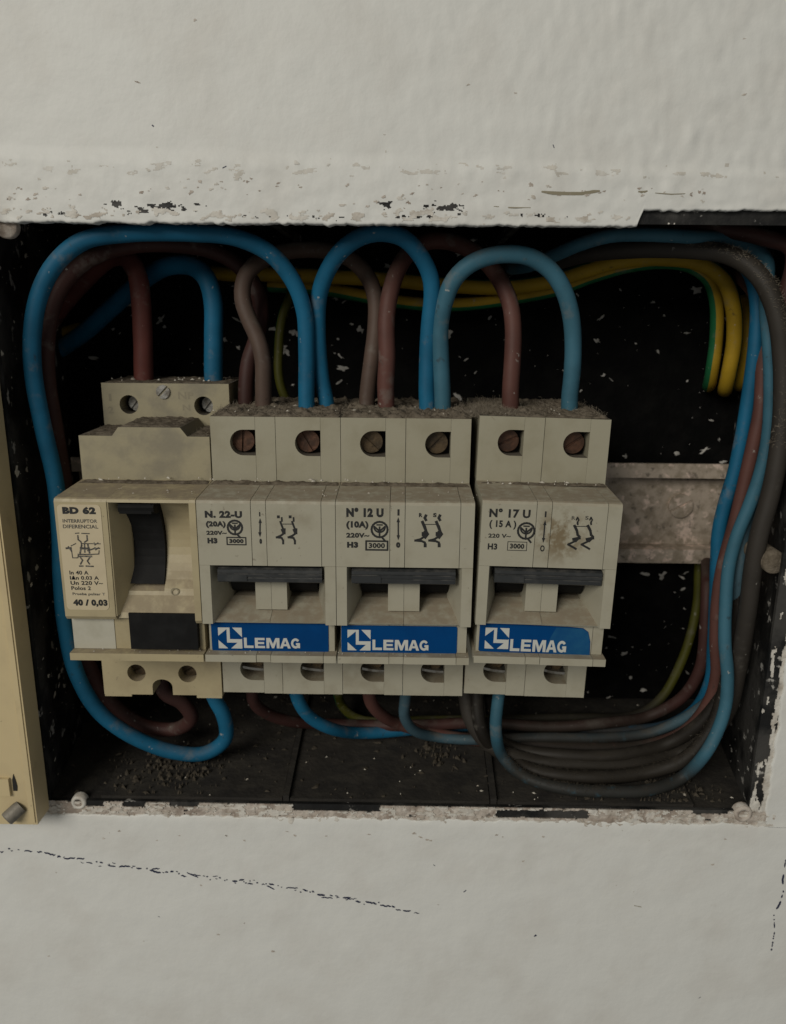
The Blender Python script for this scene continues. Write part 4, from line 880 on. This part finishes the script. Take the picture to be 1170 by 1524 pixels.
dust_bed('grey brown dust layer on top of the breakers and switch', [(.2, 34.8, 18.75, 58, 18.5, 1.6, 1), (35.2, 69.8, 18.75, 58, 18.5, 1.7, 2), (72.0, 106.2, 18.3, 58, 19.05, 1.1, 3), (xs[0]+.3, xs[1], 19.2, 37.6, za, .55, 4), (xs[2], xs[3], 19.0, 37.6, zb_, .7, 5), (xs[4], xs[5]-.2, 19.2, 37.6, za, .55, 6), (bx0+.4, bx1-.4, YR+.5, 58, zt, .5, 7)])
dust_bed('thin dust line along the ledge above the printed fronts', [(RX+.5, -.3, 14.5, 18.4, .85, .55, 11), (.3, 34.7, 14.5, 18.4, .85, .75, 12), (35.3, 69.7, 14.5, 18.4, .85, .7, 13), (72.0, 106.0, 14.3, 17.8, 1.5, .6, 14)])
def fibres(label, n, fn, lmin, lmax, m='fibre', rad=.05):
    vs, fs = [], []
    for _ in range(n):
        p, nr, L = fn(); d = (nr*random.uniform(.3, 1)+V(random.gauss(0, .8), random.gauss(0, .8), random.gauss(0, .35))).normalized()
        l = random.uniform(lmin, lmax)*L; k0 = len(vs); sn = 4
        for i in range(sn+1):
            a = d.orthogonal().normalized(); b = d.cross(a); r = rad*(1-.5*i/sn)
            for q in range(3): vs.append(tuple(p+a*(r*math.cos(q*2.094))+b*(r*math.sin(q*2.094))))
            p = p+d*(l/sn); d = (d+V(random.gauss(0, .4), random.gauss(0, .4), random.gauss(-.08, .35))).normalized()
        for i in range(sn):
            for q in range(3): a_, b_ = k0+i*3+q, k0+i*3+(q+1) % 3; fs.append((a_, b_, b_+3, a_+3))
    o = raw('dust_fluff', vs, fs, m); tag(o, label, 'dust', kind='stuff'); return o
def ftop():
    x = random.uniform(0, 106)
    w = 1+1.0*max(0, N3(x/6, 0, 60))
    if 66 < x < 82: w *= 1.5
    return V(x, random.uniform(18.9, 52), 18.7 if x < 71 else 19.2), V(0, 0, 1), w
fibres('tangled grey fluff standing on the breaker tops', 6500, ftop, .5, 2.0)
def fclump():
    return V(random.gauss(73, 4.2), random.uniform(19.5, 36), 18.8), V(0, 0, 1), 1.5
fibres('thick tuft of grey fluff over the gap between breakers 12U and 17U', 900, fclump, .8, 2.6)
def frc(): return V(random.uniform(RX+1, -.5), random.uniform(19, 37), za+.2), V(0, 0, 1), 1
fibres('short fluff on the upper step of the beige switch', 500, frc, .3, .9)
def fwire(key, a, b, up=.2):
    C, r = PATHS[key]; i0, i1 = int(a*len(C)), int(b*len(C))
    def f():
        i = random.randint(i0, min(i1, len(C)-2)); c = C[i].lerp(C[i+1], random.random()); t = (C[i+1]-C[i]).normalized()
        for _ in range(30):
            q = V(random.gauss(0, 1), random.gauss(0, 1), random.gauss(0, 1)); q = (q-t*q.dot(t)).normalized()
            if q.z > up or (q.x > .3 and up < .3): break
        return c+q*(r-.05), q, 1
    return f
fibres('fuzzy dust clinging to the grey cable in the upper right corner', 1500, fwire('R3', .14, .34, .0), .4, 1.5)
fibres('dusty fuzz on the wires lying on the box floor', 800, fwire('R9', .12, .6, .35), .3, 1.1, 'crumb')
fibres('dusty fuzz on the pale blue wire at the floor', 700, fwire('R2', .10, .22, .35), .3, 1.0, 'crumb')
fibres('dusty fuzz on the grey cable at the floor', 500, fwire('R3', .66, .9, .35), .3, 1.0, 'crumb')
# white flakes lying on ledges
def flk(x0, x1, y0, y1, z):
    def f(): return V(random.uniform(x0, x1), random.uniform(y0, y1), z), V(1, 0, 0), V(0, 1, 0), V(0, 0, 1)
    return f
o = flecks('paint_flake', 46, flk(RX+1, 105, 13.8, 17.8, 1.75), 'flake', .2, 1.0, None, (0, 0, 0), .9, .5); tag(o, 'small white paint flakes on the ledge above the printed fronts', 'flakes')
o = flecks('paint_flake', 34, flk(RX+1, 105, .6, 10, .62), 'flake', .12, .45, None, (0, 0, 0), .9, .25); tag(o, 'tiny white crumbs on the sloping top of the fronts', 'flakes')
o = flecks('paint_flake', 34, flk(RX+1, 105, .6, 2.6, -41.95), 'flake', .12, .5, None, (0, 0, 0), .9, .25); tag(o, 'tiny white crumbs on the bottom lip of the fronts', 'flakes')
o = flecks('paint_flake', 26, flk(0, 105, 19, 34, 19.6), 'flake', .2, .8, None, (0, 0, 0), .9, .4); tag(o, 'white crumbs in the dust on top of the breakers', 'flakes')
o = flecks('paint_flake', 22, flk(bx0, bx1, YR+1, 56, zt+.4), 'flake', .25, 1.1, None, (0, 0, 0), .9, .5); tag(o, 'white crumbs on the back clamp of the beige switch', 'flakes')
